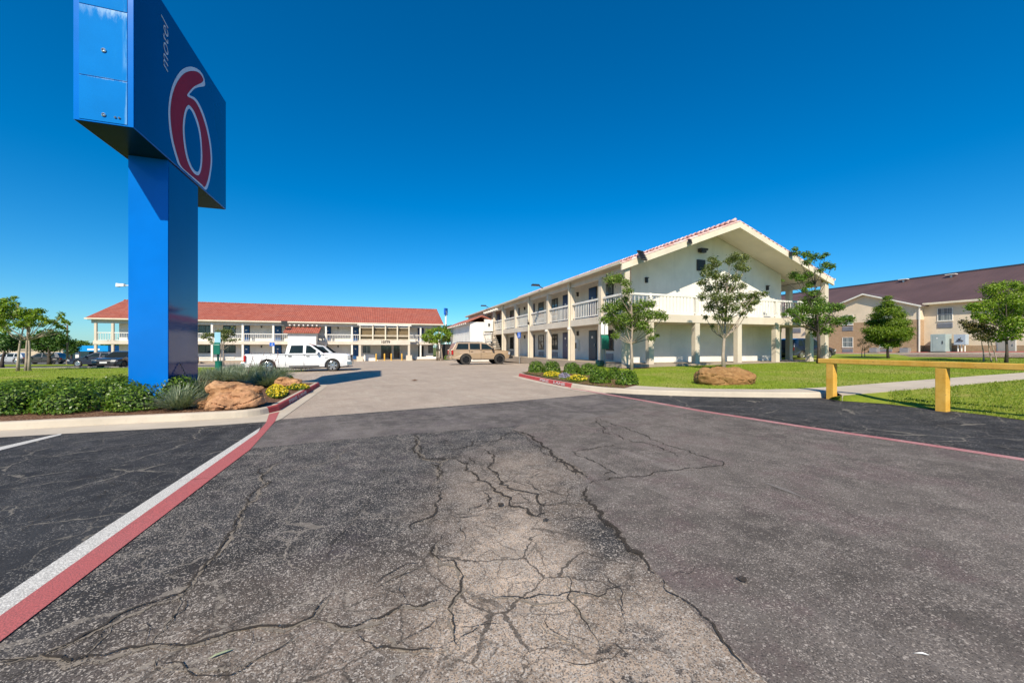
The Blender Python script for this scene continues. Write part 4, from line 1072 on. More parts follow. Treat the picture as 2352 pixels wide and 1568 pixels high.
outer = c1([(1420,600),(1424,575),(1418,545),(1405,515),(1382,488),(1350,470),(1312,465),(1272,480),(1238,515),(1207,570),(1186,632),(1173,705),(1168,780),(1172,860),(1181,940),(1196,1012),(1217,1085),(1242,1150),(1300,1206),(1360,1260),(1405,1300),(1432,1321),(1452,1275),(1466,1200),(1474,1120),(1470,1040),(1459,960),(1440,873),(1415,792),(1384,722),(1352,680),(1316,662),(1330,640),(1352,618),(1385,606)])
red = c1([(1402,575),(1412,557),(1404,535),(1385,510),(1355,496),(1318,496),(1282,510),(1250,542),(1220,592),(1198,655),(1186,720),(1182,790),(1187,870),(1197,945),(1212,1015),(1233,1090),(1258,1156),(1310,1206),(1362,1250),(1400,1283),(1421,1302),(1440,1262),(1455,1195),(1463,1120),(1459,1042),(1448,965),(1429,882),(1404,803),(1374,735),(1345,695),(1300,668),(1316,636),(1345,605),(1376,588)])
inw = c1([(1305,732),(1285,760),(1271,825),(1267,900),(1273,990),(1288,1080),(1311,1150),(1338,1197),(1362,1218),(1381,1216),(1395,1180),(1403,1110),(1401,1025),(1393,935),(1376,853),(1348,780),(1322,742)])
hole = c1([(1308,757),(1293,785),(1283,840),(1279,905),(1285,985),(1299,1070),(1320,1138),(1344,1180),(1364,1196),(1378,1187),(1388,1150),(1392,1090),(1390,1015),(1381,935),(1364,862),(1339,795),(1322,766)])
m = MB(oS)
for k, (poly, mi) in enumerate(((outer, 0), (red, 1), (inw, 0), (hole, 2))):
    m.mi = mi; P = smooth2(poly, 5); P = [(v, max(z, ZS0+.012+.001*k)) for v, z in P]
    u = US1+.010+.004*k
    n = len(P); vs = [(u, v, z) for v, z in P]
    m.add(vs, [tuple(range(n))])
o = m.build('numeral_six', [M['sign_white'], M['sign_red'], M['sign_blue_shaded']], root)
for f in o.data.polygons:
    if f.normal.x < 0: f.flip()
a = face_pt(384.5, 166.4); b = face_pt(379, 48)
tx = text_obj('motel_lettering', 'motel', 1.0, M['sign_white'], root, .004, -.012, .22)
xs = [v.co.x for v in tx.data.vertices]; ys = [v.co.y for v in tx.data.vertices]
Lw = max(xs)-min(xs); cxm = (max(xs)+min(xs))/2
zlo, zhi = a[1], b[1]; s = (zhi-zlo)/Lw
vb = face_pt(384.8, 110)[0]; vt = face_pt(372.6, 110)[0]
xh = .52
for v in tx.data.vertices:
    x, y = v.co.x-cxm, v.co.y-min(ys)
    v.co = Vector((US1+.012+v.co.z*0.5, vb-(y/xh)*(vb-vt), (zlo+zhi)/2+x*s))-Vector(oS)

# ================================================================== VEHICLES
def wheel(mb_t, root, x, y, r, w, side, mat, spokes=6, rim_r=.68, name='wheel'):
    t = MB(); rr = r*rim_r
    t.lathe([(rr, -w/2), (r*.93, -w/2), (r, -w/2+.03), (r, w/2-.03), (r*.93, w/2), (rr, w/2), (rr, -w/2)], (0,0,0), 'y', 32, False)
    o = t.build(name, M['tyre'], root, smooth=False); o.location = (x, y, r)
    d = MB(); yo = side*w/2
    d.lathe([(rr*1.01, -w*.3), (rr*1.01, w*.42), (rr*.92, w*.46), (rr*.90, w*.2)], (0,0,0), 'y', 28, False) if side > 0 else d.lathe([(rr*1.01, w*.3), (rr*1.01, -w*.42), (rr*.92, -w*.46), (rr*.90, -w*.2)], (0,0,0), 'y', 28, False)
    for k in range(spokes):
        a = 2*math.pi*k/spokes; ca, sa = math.cos(a), math.sin(a)
        P = [(rr*.12, -.055), (rr*.95, -.075), (rr*.95, .075), (rr*.12, .055)]
        vs = []
        for yy in (side*w*.30, side*w*.44):
            for rad, off in P: vs.append((rad*ca-off*sa, yy, rad*sa+off*ca))
        d.add(vs, [(0,1,2,3), (7,6,5,4), (0,4,5,1), (1,5,6,2), (2,6,7,3), (3,7,4,0)])
    d.lathe([(rr*.22, side*w*.28), (rr*.22, side*w*.46), (rr*.1, side*w*.48)], (0,0,0), 'y', 14)
    d.build('rim', mat, o)
    k = MB(); k.lathe([(rr*.93, side*w*.12), (rr*.93, side*w*.16)], (0,0,0), 'y', 24); k.build('brake_disc', M['trim_black'], o)
    return o
def arc(cx, r, z, n=9, a0=180, a1=0):
    return [(cx+r*math.cos(R(a0+(a1-a0)*k/n)), z+r*math.sin(R(a0+(a1-a0)*k/n))) for k in range(n+1)]
def car(name, label, pos, heading, sp, group=None):
    """x = nose direction, profile coordinates from the tail"""
    L, Wd = sp['L'], sp['W']; zb = sp['zb']; wr = sp['wr']; ar = wr*1.16
    root = empty(name, pos, heading, label, sp['cat'], group)
    X = lambda x: x-L/2
    half = Wd/2
    pr = [(X(0)+.05, zb+.06)]
    for wx in sp['wheels']:
        pr += [(X(wx)-ar, zb)]+arc(X(wx), ar, wr*.98)+[(X(wx)+ar, zb)]
    pr += [(X(x), z) for x, z in sp['front']]+[(X(x), z) for x, z in sp['top']]+[(X(x), z) for x, z in sp['rear']]
    m = MB(); ys = [-half, -half+.02, half-.02, half]
    belt = sp['belt']
    def prof(y, k): return [(x, y, z) for x, z in pr]
    n = len(pr)
    # sides bulge at the waist and tuck in below and above
    def sec(sg, amt):
        out = []
        for x, z in pr:
            q = (z-belt*.78)/(belt*.5); yy = half-amt-.07*min(1, q*q)*(1 if z > belt*.78 else .8)
            e = max(0, abs(x)-(L/2-.55))/.55; yy -= .13*e*e
            out.append((x, sg*yy, z))
        return out
    m.add(sec(-1, 0)+sec(1, 0), [tuple(range(n)), tuple(range(2*n-1, n-1, -1))]+[((i+1) % n, i, n+i, n+(i+1) % n) for i in range(n)])
    body = m.build('body', sp['paint'], root, bevel=.045, seg=3)
    body.data.polygons.foreach_set('use_smooth', [True]*len(body.data.polygons)); 
    for f in body.data.polygons[:2] : f.use_smooth = False
    u = MB(); u.box(X(.12), X(L-.15), -half+.24, half-.24, zb+.03, belt-.12); u.build('underbody', M['trim_black'], root)
    # greenhouse
    gh = [(X(x), z) for x, z in sp['cab']]; zr = max(z for _, z in gh)
    hb, ht = half-.075, half-.075-sp.get('tumble', .16)
    H = lambda z: hb+(ht-hb)*(z-belt)/(zr-belt)
    n2 = len(gh); m = MB()
    m.add([(x, -H(z), z) for x, z in gh]+[(x, H(z), z) for x, z in gh], [tuple(range(n2)), tuple(range(2*n2-1, n2-1, -1))]+[((i+1) % n2, i, n2+i, n2+(i+1) % n2) for i in range(n2)])
    cab = m.build('cabin', sp['paint'], root, bevel=.05, seg=3)
    for poly in sp['win']:
        for sg in (-1, 1):
            m = MB(); P = [(X(x), z) for x, z in poly]; k = len(P)
            m.add([(x, sg*(H(z)+.006), z) for x, z in P]+[(x, sg*(H(z)-.01), z) for x, z in P], [tuple(range(k)), tuple(range(2*k-1, k-1, -1))]+[((i+1) % k, i, k+i, k+(i+1) % k) for i in range(k)])
            m.build('side_window', M['car_glass'], root)
    def screen(nm, p0, p1, w0, w1):
        (x0, z0), (x1, z1) = p0, p1; m = MB(); nx, nz = (z1-z0), -(x1-x0); l = math.hypot(nx, nz)
        if nx*(1 if nm == 'windscreen' else -1) < 0: nx, nz = -nx, -nz
        dx, dz = nx/l*.008, nz/l*.008
        a = [(X(x0)+dx, -w0, z0+dz), (X(x0)+dx, w0, z0+dz), (X(x1)+dx, w1, z1+dz), (X(x1)+dx, -w1, z1+dz)]
        b = [(p[0]-dx*1.5, p[1], p[2]-dz*1.5) for p in a]
        m.add(a+b, [(0,1,2,3), (7,6,5,4), (0,4,5,1), (1,5,6,2), (2,6,7,3), (3,7,4,0)]); m.build(nm, M['car_screen'], root)
    screen('windscreen', *sp['ws'], H(sp['ws'][0][1])-.08, H(sp['ws'][1][1])-.09)
    screen('rear_window', *sp['rw'], H(sp['rw'][0][1])-.1, H(sp['rw'][1][1])-.1)
    for wx in sp['wheels']:
        for sg in (-1, 1): wheel(None, root, X(wx), sg*(half-.135), wr, sp.get('ww', .25), sg, sp['rim'], sp.get('spokes', 6), sp.get('rimr', .68))
    # seams, handles, mirrors
    m = MB()
    for x, z0, z1 in sp['seams']:
        for sg in (-1, 1): m.box(X(x)-.006, X(x)+.006, sg*(half-.075), sg*(half-.004), z0, z1)
    if m.v: m.build('door_seams', M['trim_black'], root)
    for x, z in sp['handles']:
        for sg in (-1, 1):
            m = MB(); m.box(X(x)-.1, X(x)+.1, sg*(half-.06), sg*(half+.022), z-.02, z+.02); m.build('door_handle', sp.get('handle', M['trim_black']), root)
    mx, mz = sp['mirror']
    for sg in (-1, 1):
        m = MB(); m.box(X(mx)-.06, X(mx)+.07, sg*(half-.02), sg*(half+.24), mz-.09, mz+.09); m.build('wing_mirror', sp.get('mirror_mat', sp['paint']), root, bevel=.03)
    for x0, x1, z0, z1, w0, w1, mat, nm in sp['bits']:
        sides = (-1, 1) if w0 > 0 else (0,)
        for sg in sides:
            m = MB()
            if sg: m.box(X(x0), X(x1), sg*w0, sg*w1, z0, z1)
            else: m.box(X(x0), X(x1), -w1, w1, z0, z1)
            m.build(nm, mat, root, bevel=.012)
    return root
TRUCK = dict(cat='pickup truck', L=5.95, W=2.03, zb=.30, wr=.385, ww=.27, wheels=(1.25, 4.87), belt=1.13, paint=M['car_white'], rim=M['chrome'], spokes=6, rimr=.74,
    front=[(5.90,.36),(5.95,.52),(5.95,.86),(5.90,1.02)], top=[(5.70,1.12),(4.45,1.18),(4.3,1.14),(2.22,1.14),(2.2,1.13)], rear=[(.02,1.13),(.0,.9),(.0,.62),(-.08,.58),(-.08,.42)],
    cab=[(2.18,1.06),(4.42,1.06),(4.34,1.16),(3.62,1.70),(3.35,1.765),(2.62,1.765),(2.38,1.73),(2.26,1.62)], tumble=.17,
    win=[[(2.40,1.17),(3.17,1.17),(3.17,1.67),(2.50,1.66)],[(3.32,1.17),(4.16,1.17),(4.06,1.25),(3.56,1.64),(3.34,1.67)]],
    ws=((4.30,1.20),(3.68,1.66)), rw=((2.235,1.2),(2.30,1.62)), seams=[(2.22,.42,1.14),(3.24,.42,1.12),(4.32,.72,1.1)], handles=[(2.46,.99),(3.46,.99)], mirror=(4.0,1.22),
    bits=[(.0,.10,.68,1.06,.86,1.0,M['lamp_red'],'tail_light'), (5.76,5.93,.80,1.02,.62,.97,M['lamp_clear'],'headlight'), (5.90,5.965,.66,1.04,0,.62,M['trim_black'],'grille'),
          (5.72,6.02,.40,.64,0,.96,M['chrome'],'bumper'), (-.14,.0,.44,.62,0,.92,M['chrome'],'bumper'), (.12,2.1,1.135,1.15,0,.82,M['trim_black'],'bed_opening'), (2.4,4.1,.34,.40,.86,1.0,M['trim_black'],'side_step'), (4.42,4.62,.84,.88,1.005,1.02,M['trim_black'],'badge')])
pu0 = W(-4.77, 27.3+1.0)
car('pickup_truck', 'white crew cab pickup with bright alloy wheels parked side on behind the yucca', (pu0.x, pu0.y, gz(pu0.x, pu0.y)+.004), TH, TRUCK)
SUVT = dict(cat='suv', L=5.05, W=2.0, zb=.46, wr=.445, ww=.30, wheels=(1.18, 4.08), belt=1.24, paint=M['car_tan'], rim=M['alloy_dark'], spokes=6, rimr=.64,
    front=[(5.0,.56),(5.03,.72),(5.0,1.02)], top=[(4.86,1.13),(3.82,1.27),(3.7,1.26)], rear=[(.04,1.26),(.0,1.1),(.0,.78),(-.08,.74),(-.08,.5)],
    cab=[(.03,1.18),(3.86,1.18),(3.78,1.28),(3.02,1.78),(2.75,1.85),(.62,1.86),(.36,1.80),(.10,1.36)], tumble=.16,
    win=[[(.36,1.28),(1.40,1.28),(1.42,1.76),(.56,1.76)],[(1.53,1.28),(2.40,1.28),(2.40,1.77),(1.53,1.77)],[(2.51,1.28),(3.58,1.28),(3.50,1.35),(2.98,1.72),(2.53,1.77)]],
    ws=((3.74,1.30),(3.06,1.74)), rw=((.12,1.34),(.34,1.74)), seams=[(1.47,.55,1.24),(2.46,.5,1.24),(3.6,.8,1.2)], handles=[(1.66,1.13),(2.66,1.13)], handle=M['car_tan'], mirror=(3.44,1.30), mirror_mat=M['trim_black'],
    bits=[(-.01,.13,.86,1.22,.84,.985,M['lamp_red'],'tail_light'), (4.86,5.02,.84,1.06,.6,.96,M['lamp_clear'],'headlight'), (4.97,5.05,.80,1.06,0,.6,M['trim_black'],'grille'),
          (4.95,5.28,.50,.72,0,.93,M['trim_black'],'bumper'), (5.05,5.26,.72,1.02,0,.5,M['trim_black'],'bull_bar'), (-.14,.02,.46,.70,0,.95,M['car_tan'],'bumper'), (1.75,3.5,.40,.47,.86,.99,M['trim_black'],'side_step'),
          (.7,2.7,1.87,1.91,.55,.60,M['trim_black'],'roof_rack'), (1.0,1.04,1.89,1.92,0,.60,M['trim_black'],'roof_rack'), (2.3,2.34,1.89,1.92,0,.60,M['trim_black'],'roof_rack')])
ps = W(8.05, 31.8+1.0)
car('parked_suv', 'tan suv with black alloy wheels and a bull bar nosed in to the gallery wing', (ps.x, ps.y, gz(ps.x, ps.y)+.004), TH, SUVT)
def sedan(paint, rim, hatch=False, L=4.75, H=1.46, W_=1.83):
    b = .93
    cab = [(.55,.88),(3.55,.88),(3.45,.95),(2.62,H-.05),(2.3,H),(1.6,H),(1.2,H-.06),(.62,1.0)] if not hatch else [(.12,.88),(3.5,.88),(3.4,.97),(2.55,H-.05),(2.2,H),(.9,H),(.45,H-.08),(.16,1.05)]
    rw = ((.68,1.0),(1.22,H-.09)) if not hatch else ((.2,1.06),(.46,H-.12))
    win = [[(1.12,.97),(1.98,.97),(1.98,H-.09),(1.42,H-.10)],[(2.08,.97),(3.2,.97),(3.1,1.03),(2.56,H-.11),(2.10,H-.09)]] if not hatch else [[(.62,1.0),(1.15,1.0),(1.15,H-.11),(.8,H-.12)],[(1.25,1.0),(2.0,1.0),(2.0,H-.1),(1.25,H-.1)],[(2.1,1.0),(3.15,1.0),(3.05,1.05),(2.5,H-.12),(2.12,H-.1)]]
    return dict(cat='car', L=L, W=W_, zb=.24, wr=.33, ww=.22, wheels=(.92, L-.95), belt=b, paint=paint, rim=rim, spokes=8,
        front=[(L-.04,.34),(L,.48),(L-.02,.62),(L-.12,.74)], top=[(L-.6,.83),(3.62,.95),(3.5,.94)], rear=[(.30,.96),(.05,.92),(.0,.72),(.02,.42),(.1,.3)],
        cab=cab, tumble=.2, win=win, ws=((3.42,.99),(2.66,H-.08)), rw=rw, seams=[(1.02,.4,.93),(2.03,.34,.93),(3.3,.5,.9)], handles=[(1.2,.82),(2.25,.82)], handle=paint, mirror=(3.05,1.0),
        bits=[(.0,.1,.66,.88,.5,.86,M['lamp_red'],'tail_light'), (L-.3,L-.06,.58,.76,.5,.84,M['lamp_clear'],'headlight'), (L-.1,L-.0,.42,.64,0,.48,M['trim_black'],'grille'), (L-.02,L+.012,.46,.57,0,.26,M['white_plate'],'number_plate'), (L-.06,L+.0,.28,.38,0,.7,M['trim_black'],'lower_grille')])
def park(px, py, name, label, head, sp, group=None, off=.004, Y=None):
    c = at(px, py, Y); z = gz(c.x, c.y)+off
    return car(name, label, (c.x, c.y, z), head, sp, group)
# dark cars left of the sign
park(234, 0, 'parked_car', 'dark blue saloon seen side on, nose to the left, beside the road', TH+math.pi-.10, sedan(M['car_navy'], M['chrome']), 'cars parked left of the sign', .006, 40.0)
park(284, 0, 'parked_car', 'charcoal saloon with a white number plate facing the camera beside the sign column', R(284), sedan(M['car_dark'], M['alloy_dark']), 'cars parked left of the sign', .006, 35.0)
park(100, 0, 'parked_car', 'black pickup shaped car half hidden under the dark broad tree', TH+math.pi, sedan(M['car_dark'], M['alloy_dark'], True, 4.7, 1.62), 'cars parked far left', .006, 56)
park(21, 0, 'parked_car', 'pale silver car far left in front of the tan wall', TH+math.pi, sedan(M['car_silver'], M['chrome'], True, 4.5, 1.6), 'cars parked far left', .006, 62)
# silver car beyond the pickup, dark hatchback beyond the gable columns
q = W(-4.5, 33.4)
car('parked_car', 'silver white car hidden behind the bonnet of the white pickup', (q.x, q.y, gz(q.x, q.y)+.004), TH, sedan(M['car_silver'], M['chrome'], True, 4.2, 1.72), None)
q = W(32.1, 22.2)
car('parked_car', 'dark blue hatchback behind the gable columns of the cream wing', (q.x, q.y, .50), TH-.02, sedan(M['car_navy'], M['chrome'], True, 4.7, 1.60, 1.84), None)
# ================================================================== STREET FURNITURE AND SMALL THINGS
# yellow rail on posts
r0, r1 = g(1910,914,.03), g(2165,939,.05)
dirr = (r1-r0); dirr.z = 0; Ln = dirr.length; dirr.normalize(); ang = math.atan2(dirr.y, dirr.x)
root = empty('yellow_barrier_rail', (r0.x, r0.y, r0.z-.05), ang, 'yellow painted timber barrier rail on short square posts at the lawn edge', 'barrier')
zt = 1.15-(r0.z-.05)
for k in range(3):
    q = r0+dirr*Ln*k; m = MB(); m.box(Ln*k-.082, Ln*k+.082, -.075, .075, -.15, zt-.125); m.build('post', M['yellow_wood'], root, bevel=.008)
m = MB(); m.box(-.27, Ln*2.9, -.085, .085, zt-.115, zt); m.build('rail', M['yellow_wood'], root, bevel=.012)
# dog waste stations
p = g(501, 851.5, .14)
root = empty('pet_waste_station', p, TH, 'green pet waste post with pale blue plate and round bin, left lawn', 'waste station')
m = MB(); m.box(-.05, .05, -.03, .03, 0, 2.35); m.build('post', M['green_dark'], root)
m = MB(); m.box(-.17, .14, -.055, -.032, 1.75, 2.38); m.build('sign_plate', M['blue_pale'], root)
m = MB(); m.box(-.20, .14, -.17, -.032, 1.02, 1.62); m.prism([(-.17,1.62),(-.032,1.62),(-.032,1.76)], 'x', -.20, .14); m.build('bag_dispenser', M['green'], root, bevel=.015)
m = MB(); m.lathe([(.15,.05),(.185,.06),(.19,.56),(.20,.57),(.20,.61),(.17,.62)], (.10, -.2, 0), 'z', 18); m.build('bin', M['green'], root)
p = W(12.15, 19.55); p.z = .33
root = empty('pet_waste_station', p, TH-.25, 'green pet waste post with two white plates in front of the gallery column', 'waste station')
m = MB(); m.box(-.035, .035, -.03, .03, 0, 2.5); m.build('post', M['metal_grey'], root)
m = MB(); m.box(-.20, -.035, -.05, -.032, 1.82, 2.50); m.build('sign_plate', M['white_plate'], root)
m = MB(); m.box(.035, .20, -.05, -.032, 1.82, 2.50); m.build('sign_plate', M['white_plate'], root)
m = MB(); m.box(-.21, .21, -.19, -.034, .98, 1.62); m.prism([(-.19,1.62),(-.034,1.62),(-.034,1.80)], 'x', -.21, .21); m.build('bag_dispenser', M['green'], root, bevel=.02)
m = MB(); m.lathe([(.20,.0),(.24,.05),(.25,.22),(.23,.30),(.10,.34)], (-.28, -.05, .02), 'z', 16); m.build('bin', M['green_dark'], root)
# accessible parking signs
def ada(p, rz, label, h=2.35, s=.32):
    root = empty('parking_sign', p, rz, label, 'parking sign')
    m = MB(); m.tube([(0,0,0),(0,0,h)], .03, 8); m.build('post', M['metal_steel'], root)
    m = MB(); m.box(-s/2, s/2, -.045, -.03, h-.5, h); pl = m.build('sign_plate', M['blue_plate'], root)
    m = MB(); y0, y1 = -.054, -.046
    m.lathe([(.03,y0),(.03,y1)], (0, 0, h-.09), 'y', 10); m.box(-.02, .02, y0, y1, h-.27, h-.13); m.box(-.02, .07, y0, y1, h-.28, h-.25); m.box(.05, .08, y0, y1, h-.38, h-.28)
    for k in range(9):
        a0, a1 = R(150+k*22), R(150+(k+1)*22); c = (-.01, h-.32)
        m.prism([(c[0]+.10*math.cos(a0), c[1]+.10*math.sin(a0)), (c[0]+.10*math.cos(a1), c[1]+.10*math.sin(a1)), (c[0]+.075*math.cos(a1), c[1]+.075*math.sin(a1)), (c[0]+.075*math.cos(a0), c[1]+.075*math.sin(a0))], 'y', y0, y1)
    m.build('wheelchair_symbol', M['white_plate'], pl)
p = W(-14.3, 62.6); p.z = -.72; ada(p, TH, 'blue accessible parking sign on a post before the far motel block', 2.75, .62)
q = at(1193, 0, 34.5); q.z = gz(q.x, q.y); ada(q, TH-1.2, 'blue accessible parking sign on a post beside the tan suv', 2.75, .42)
# yellow bollards at the lobby
names = ['leftmost yellow steel bollard before the lobby doors', 'yellow bollard before the left lobby pane', 'yellow bollard before the right lobby door', 'rightmost yellow steel bollard beside the canopy post']
b0 = None
for px, lab in zip((863.9, 883.2, 898.8, 923), names):
    c = at(px, 0, 57.6)
    if b0 is None:
        b0 = empty('bollard', (c.x, c.y, gz(c.x, c.y)), 0, lab, 'bollard', 'yellow bollards at the lobby')
        m = MB(); m.lathe([(.11,0),(.11,1.0),(.08,1.07),(.02,1.1)], (0,0,0), 'z', 12); m.build('pipe', M['yellow_wood'], b0)
        m = MB(); m.lathe([(.15,0),(.15,.05),(.11,.06)], (0,0,0), 'z', 12); m.build('base', M['concrete'], b0)
    else:
        k = copy_tree(b0); k.location = (c.x, c.y, gz(c.x, c.y)); k['label'] = lab
# electrical cabinets by the inn
p = W(58.35, 25.75); p.z = .80
root = empty('utility_cabinet', p, TH, 'large pale green grey utility cabinet with a dark handle against the inn wall', 'cabinet')
m = MB(); m.box(-.55, .55, -.62, .62, .10, 2.02); m.build('housing', M['cabinet'], root, bevel=.02)
m = MB(); m.box(-.5, .5, -.55, .55, 0, .10); m.build('plinth', M['metal_dark'], root)
m = MB(); m.box(-.565, -.551, -.55, .42, .2, 1.9); d_ = m.build('door', M['cabinet'], root)
m = MB(); m.box(-.60, -.566, -.40, -.34, .95, 1.28); m.build('handle', M['trim_black'], d_)
m = MB(); m.prism([(-.02,1.62),(.16,1.62),(.07,1.48)], 'x', -.58, -.566); m.build('warning_mark', M['white_plate'], d_)
p = W(58.55, 24.25); p.z = .80
root = empty('utility_cabinet', p, TH, 'pale blue grey meter box on pipe legs right of the larger cabinet', 'cabinet')
m = MB(); m.box(-.3, .3, -.45, .45, .85, 1.95); m.build('housing', M['cabinet_blue'], root, bevel=.02)
for v in (-.3, -.05, .22): 
    m = MB(); m.tube([(-.05, v, -.05), (-.05, v, .85)], .06, 8); m.build('conduit', M['frame_white'], root)
m = MB(); m.tube([(-.33, .1, 1.5), (-.38, -.1, 1.35), (-.33, -.28, 1.25)], .05, 6); m.tube([(-.33, -.1, 1.6), (-.36, .05, 1.3), (-.33, .25, 1.2)], .035, 6); m.build('meter', M['metal_dark'], root)
for v, lab in ((28.6, 'low air conditioning condenser box near the corner of the brick gable'), (31.6, 'low silver condenser box behind the dense cypress trunk')):
    p = W(57.9, v); p.z = .75
    root = empty('condenser_unit', p, TH, lab, 'condenser'); m = MB(); m.box(-.3,.3,-.4,.4,0,.55); m.build('housing', M['metal_steel'], root, bevel=.03)
    m = MB(); m.lathe([(.2,.55),(.2,.58),(.05,.6)], (0,0,0), 'z', 14); m.build('fan_guard', M['trim_black'], root)
# black bin behind the gable
p = W(27.25, 21.6); p.z = .50
root = empty('rubbish_bin', p, TH, 'black rubbish bin against the far corner of the gable wall', 'bin')
m = MB(); m.lathe([(.26,0),(.30,.9),(.32,.92),(.32,1.0),(.12,1.12)], (0,0,0), 'z', 16); m.build('barrel', M['trim_black'], root)
# far pylon with a blue board beyond the roofs
c = at(1024, 0, 118); 
root = empty('distant_sign', (c.x, c.y, 0), TH+.9, 'small blue sign board on a tall white pole far beyond the roofs', 'sign')
m = MB(); m.tube([(0,0,0),(0,0,11)], .28, 8); m.build('pole', M['white_plate'], root)
m = MB(); m.box(-.75, .75, -.25, .25, 11, 13); m.build('board', M['blue_plate'], root)
m = MB(); m.box(-.5, .15, -.27, -.255, 11.9, 12.1); m.box(-.1, .5, -.27, -.255, 11.3, 11.6); m.build('lettering', M['white_plate'], root)
# lamp pole left, white lamp head behind the sign column, awning and wall far left
c = at(154.5, 0, 52)
root = empty('lamp_pole', (c.x, c.y, gz(c.x, c.y)), 0, 'thin brown street lamp pole with a short arm above the dark cars', 'street lamp')
z = gz(c.x, c.y); ht = 1.45+(796-746)/900*52-z
m = MB(); m.tube([(0,0,0),(0,0,ht)], [.13,.09], 8); m.build('pole', M['bark'], root)
m = MB(); m.tube([(0,0,ht-.05),(-.5,0,ht+.0),(-.85,0,ht-.05)], .05, 6); m.box(-1.15,-.8,-.12,.12,ht-.16,ht-.02); m.build('lamp_head', M['metal_dark'], root)
c = at(310, 0, 33)
root = empty('lamp_pole', (c.x, c.y, gz(c.x, c.y)), 0, 'white flood lamp on a thin arm showing left of the sign column', 'street lamp')
z = gz(c.x, c.y); ht = 1.45+(796-656)/900*33-z
m = MB(); m.tube([(0,0,0),(0,0,ht)], [.10,.07], 8); m.build('pole', M['metal_steel'], root)
m = MB(); m.tube([(0,0,ht),(-.85,0,ht+.02)], .035, 6); m.box(-1.2,-.85,-.12,.12,ht-.06,ht+.16); m.prism([(-1.2,ht-.06),(-1.2,ht+.16),(-1.48,ht+.2),(-1.5,ht-.1)], 'y', -.14, .14); m.build('lamp_head', M['white_plate'], root)
c = at(199, 0, 74)
root = empty('awning_shelter', (c.x, c.y, gz(c.x, c.y)), TH, 'small shelter with a bright blue awning roof left of the motel block', 'shelter')
z = gz(c.x, c.y); zr0 = 1.45+(796-806.5)/900*74-z; zr1 = 1.45+(796-793.5)/900*74-z
m = MB(); m.prism([(-2.2,zr0),(4.2,zr0),(4.2,zr1),(-.9,zr1)], 'y', -2, 2); m.build('awning', M['blue_awning'], root)
m = MB(); m.box(1.2, 3.0, -2.03, -2.005, zr0+.22, zr0+.5); m.build('lettering', M['white_plate'], root)
for x in (-.6, 2.6): m = MB(); m.box(x-.25, x+.25, -1.4, -.9, -.5, zr0); m.build('post', M['stucco'], root)
m = MB(); m.box(-.3, 4, 1.2, 1.5, -.5, zr0); m.build('wall', M['metal_dark'], root)
for px0, px1, lab in ((-60, 96, 'long low tan building far left behind the trees'), (100, 145, 'short pinkish tan building between the dark trees')):
    Yd = 84; A, B = at(px0, 804, Yd), at(px1, 804, Yd)
    root = empty('tan_building', ((A.x+B.x)/2, Yd, -1.6), 0, lab, 'building')
    hw = (B.x-A.x)/2
    m = MB(); m.box(-hw, hw, 0, 9, -.5, A.z+1.6); m.build('wall', M['tan_wall'], root)
    m = MB(); m.box(-hw*.9, hw*.4, -.05, .0, .2, 1.5); m.build('garage_opening', M['metal_dark'], root)
    m = MB(); m.box(-hw-.2, hw+.2, -.2, 9.2, A.z+1.6, A.z+1.85); m.build('roof', M['concrete_pad'], root)
# red scooter under the gallery by the sign column
p = W(-23.4, 62.4); p.z = gz(p.x, p.y)
root = empty('scooter', p, TH+2.7, 'red scooter parked by a gallery column just right of the sign column', 'scooter')
for x in (-.55, .55):
    m = MB(); m.lathe([(.10,-.05),(.27,-.06),(.29,0),(.27,.06),(.10,.05)], (x,0,.29), 'y', 18); m.build('wheel', M['tyre'], root)
m = MB(); m.prism([(-.75,.45),(-.2,.35),(.25,.32),(.4,.35),(.62,1.0),(.52,1.02),(.3,.5),(-.1,.55),(-.15,.82),(-.72,.86)], 'y', -.16, .16); m.build('body', M['car_red'], root, bevel=.03)
m = MB(); m.box(-.7,-.1,-.13,.13,.86,.95); m.build('seat', M['trim_black'], root, bevel=.03)
m = MB(); m.tube([(.55,-.33,1.12),(.52,0,1.05),(.55,.33,1.12)], .025, 6); m.tube([(.52,0,1.05),(.6,0,.3)], .03, 6); m.build('handlebar', M['trim_black'], root)
# litter on the asphalt
c = g(507, 1503, .009)
m = MB(); L_ = .048
vs = [(-L_,0,.004),(-L_*.4,-.010,.012),(L_*.5,-.009,.010),(L_,0,.004),(L_*.5,.011,.006),(-L_*.4,.012,.008)]
m.add(vs, [(0,1,5),(1,2,4,5),(2,3,4)]); o = m.build('fallen_leaf', M['leaf_fallen'], None); o.location = c; o.rotation_euler = (0,0,R(38)); tag(o, 'single pale green fallen leaf on the cracked asphalt in front', 'leaf')
c = g(2117, 1502, .012)
m = MB(); m.add([(-.032,.006,.002),(-.008,-.006,.010),(.03,-.008,.003),(.008,.006,.007)], [(0,1,2,3)]); o = m.build('paper_scrap', M['white_plate']); o.location = c; tag(o, 'small white scrap of paper on the asphalt at lower right', 'litter')
c = g(952, 873.5, .02)
o = None
m = MB(); m.add([(-.16,0,0),(.0,-.10,.0),(.16,.02,0),(.02,.12,0),(.02,.02,.05)], [(0,1,4),(1,2,4),(2,3,4),(3,0,4)]); o = m.build('clod', M['mulch']); o.location = c; tag(o, 'small brown clod of dirt lying on the pale drive', 'clod')
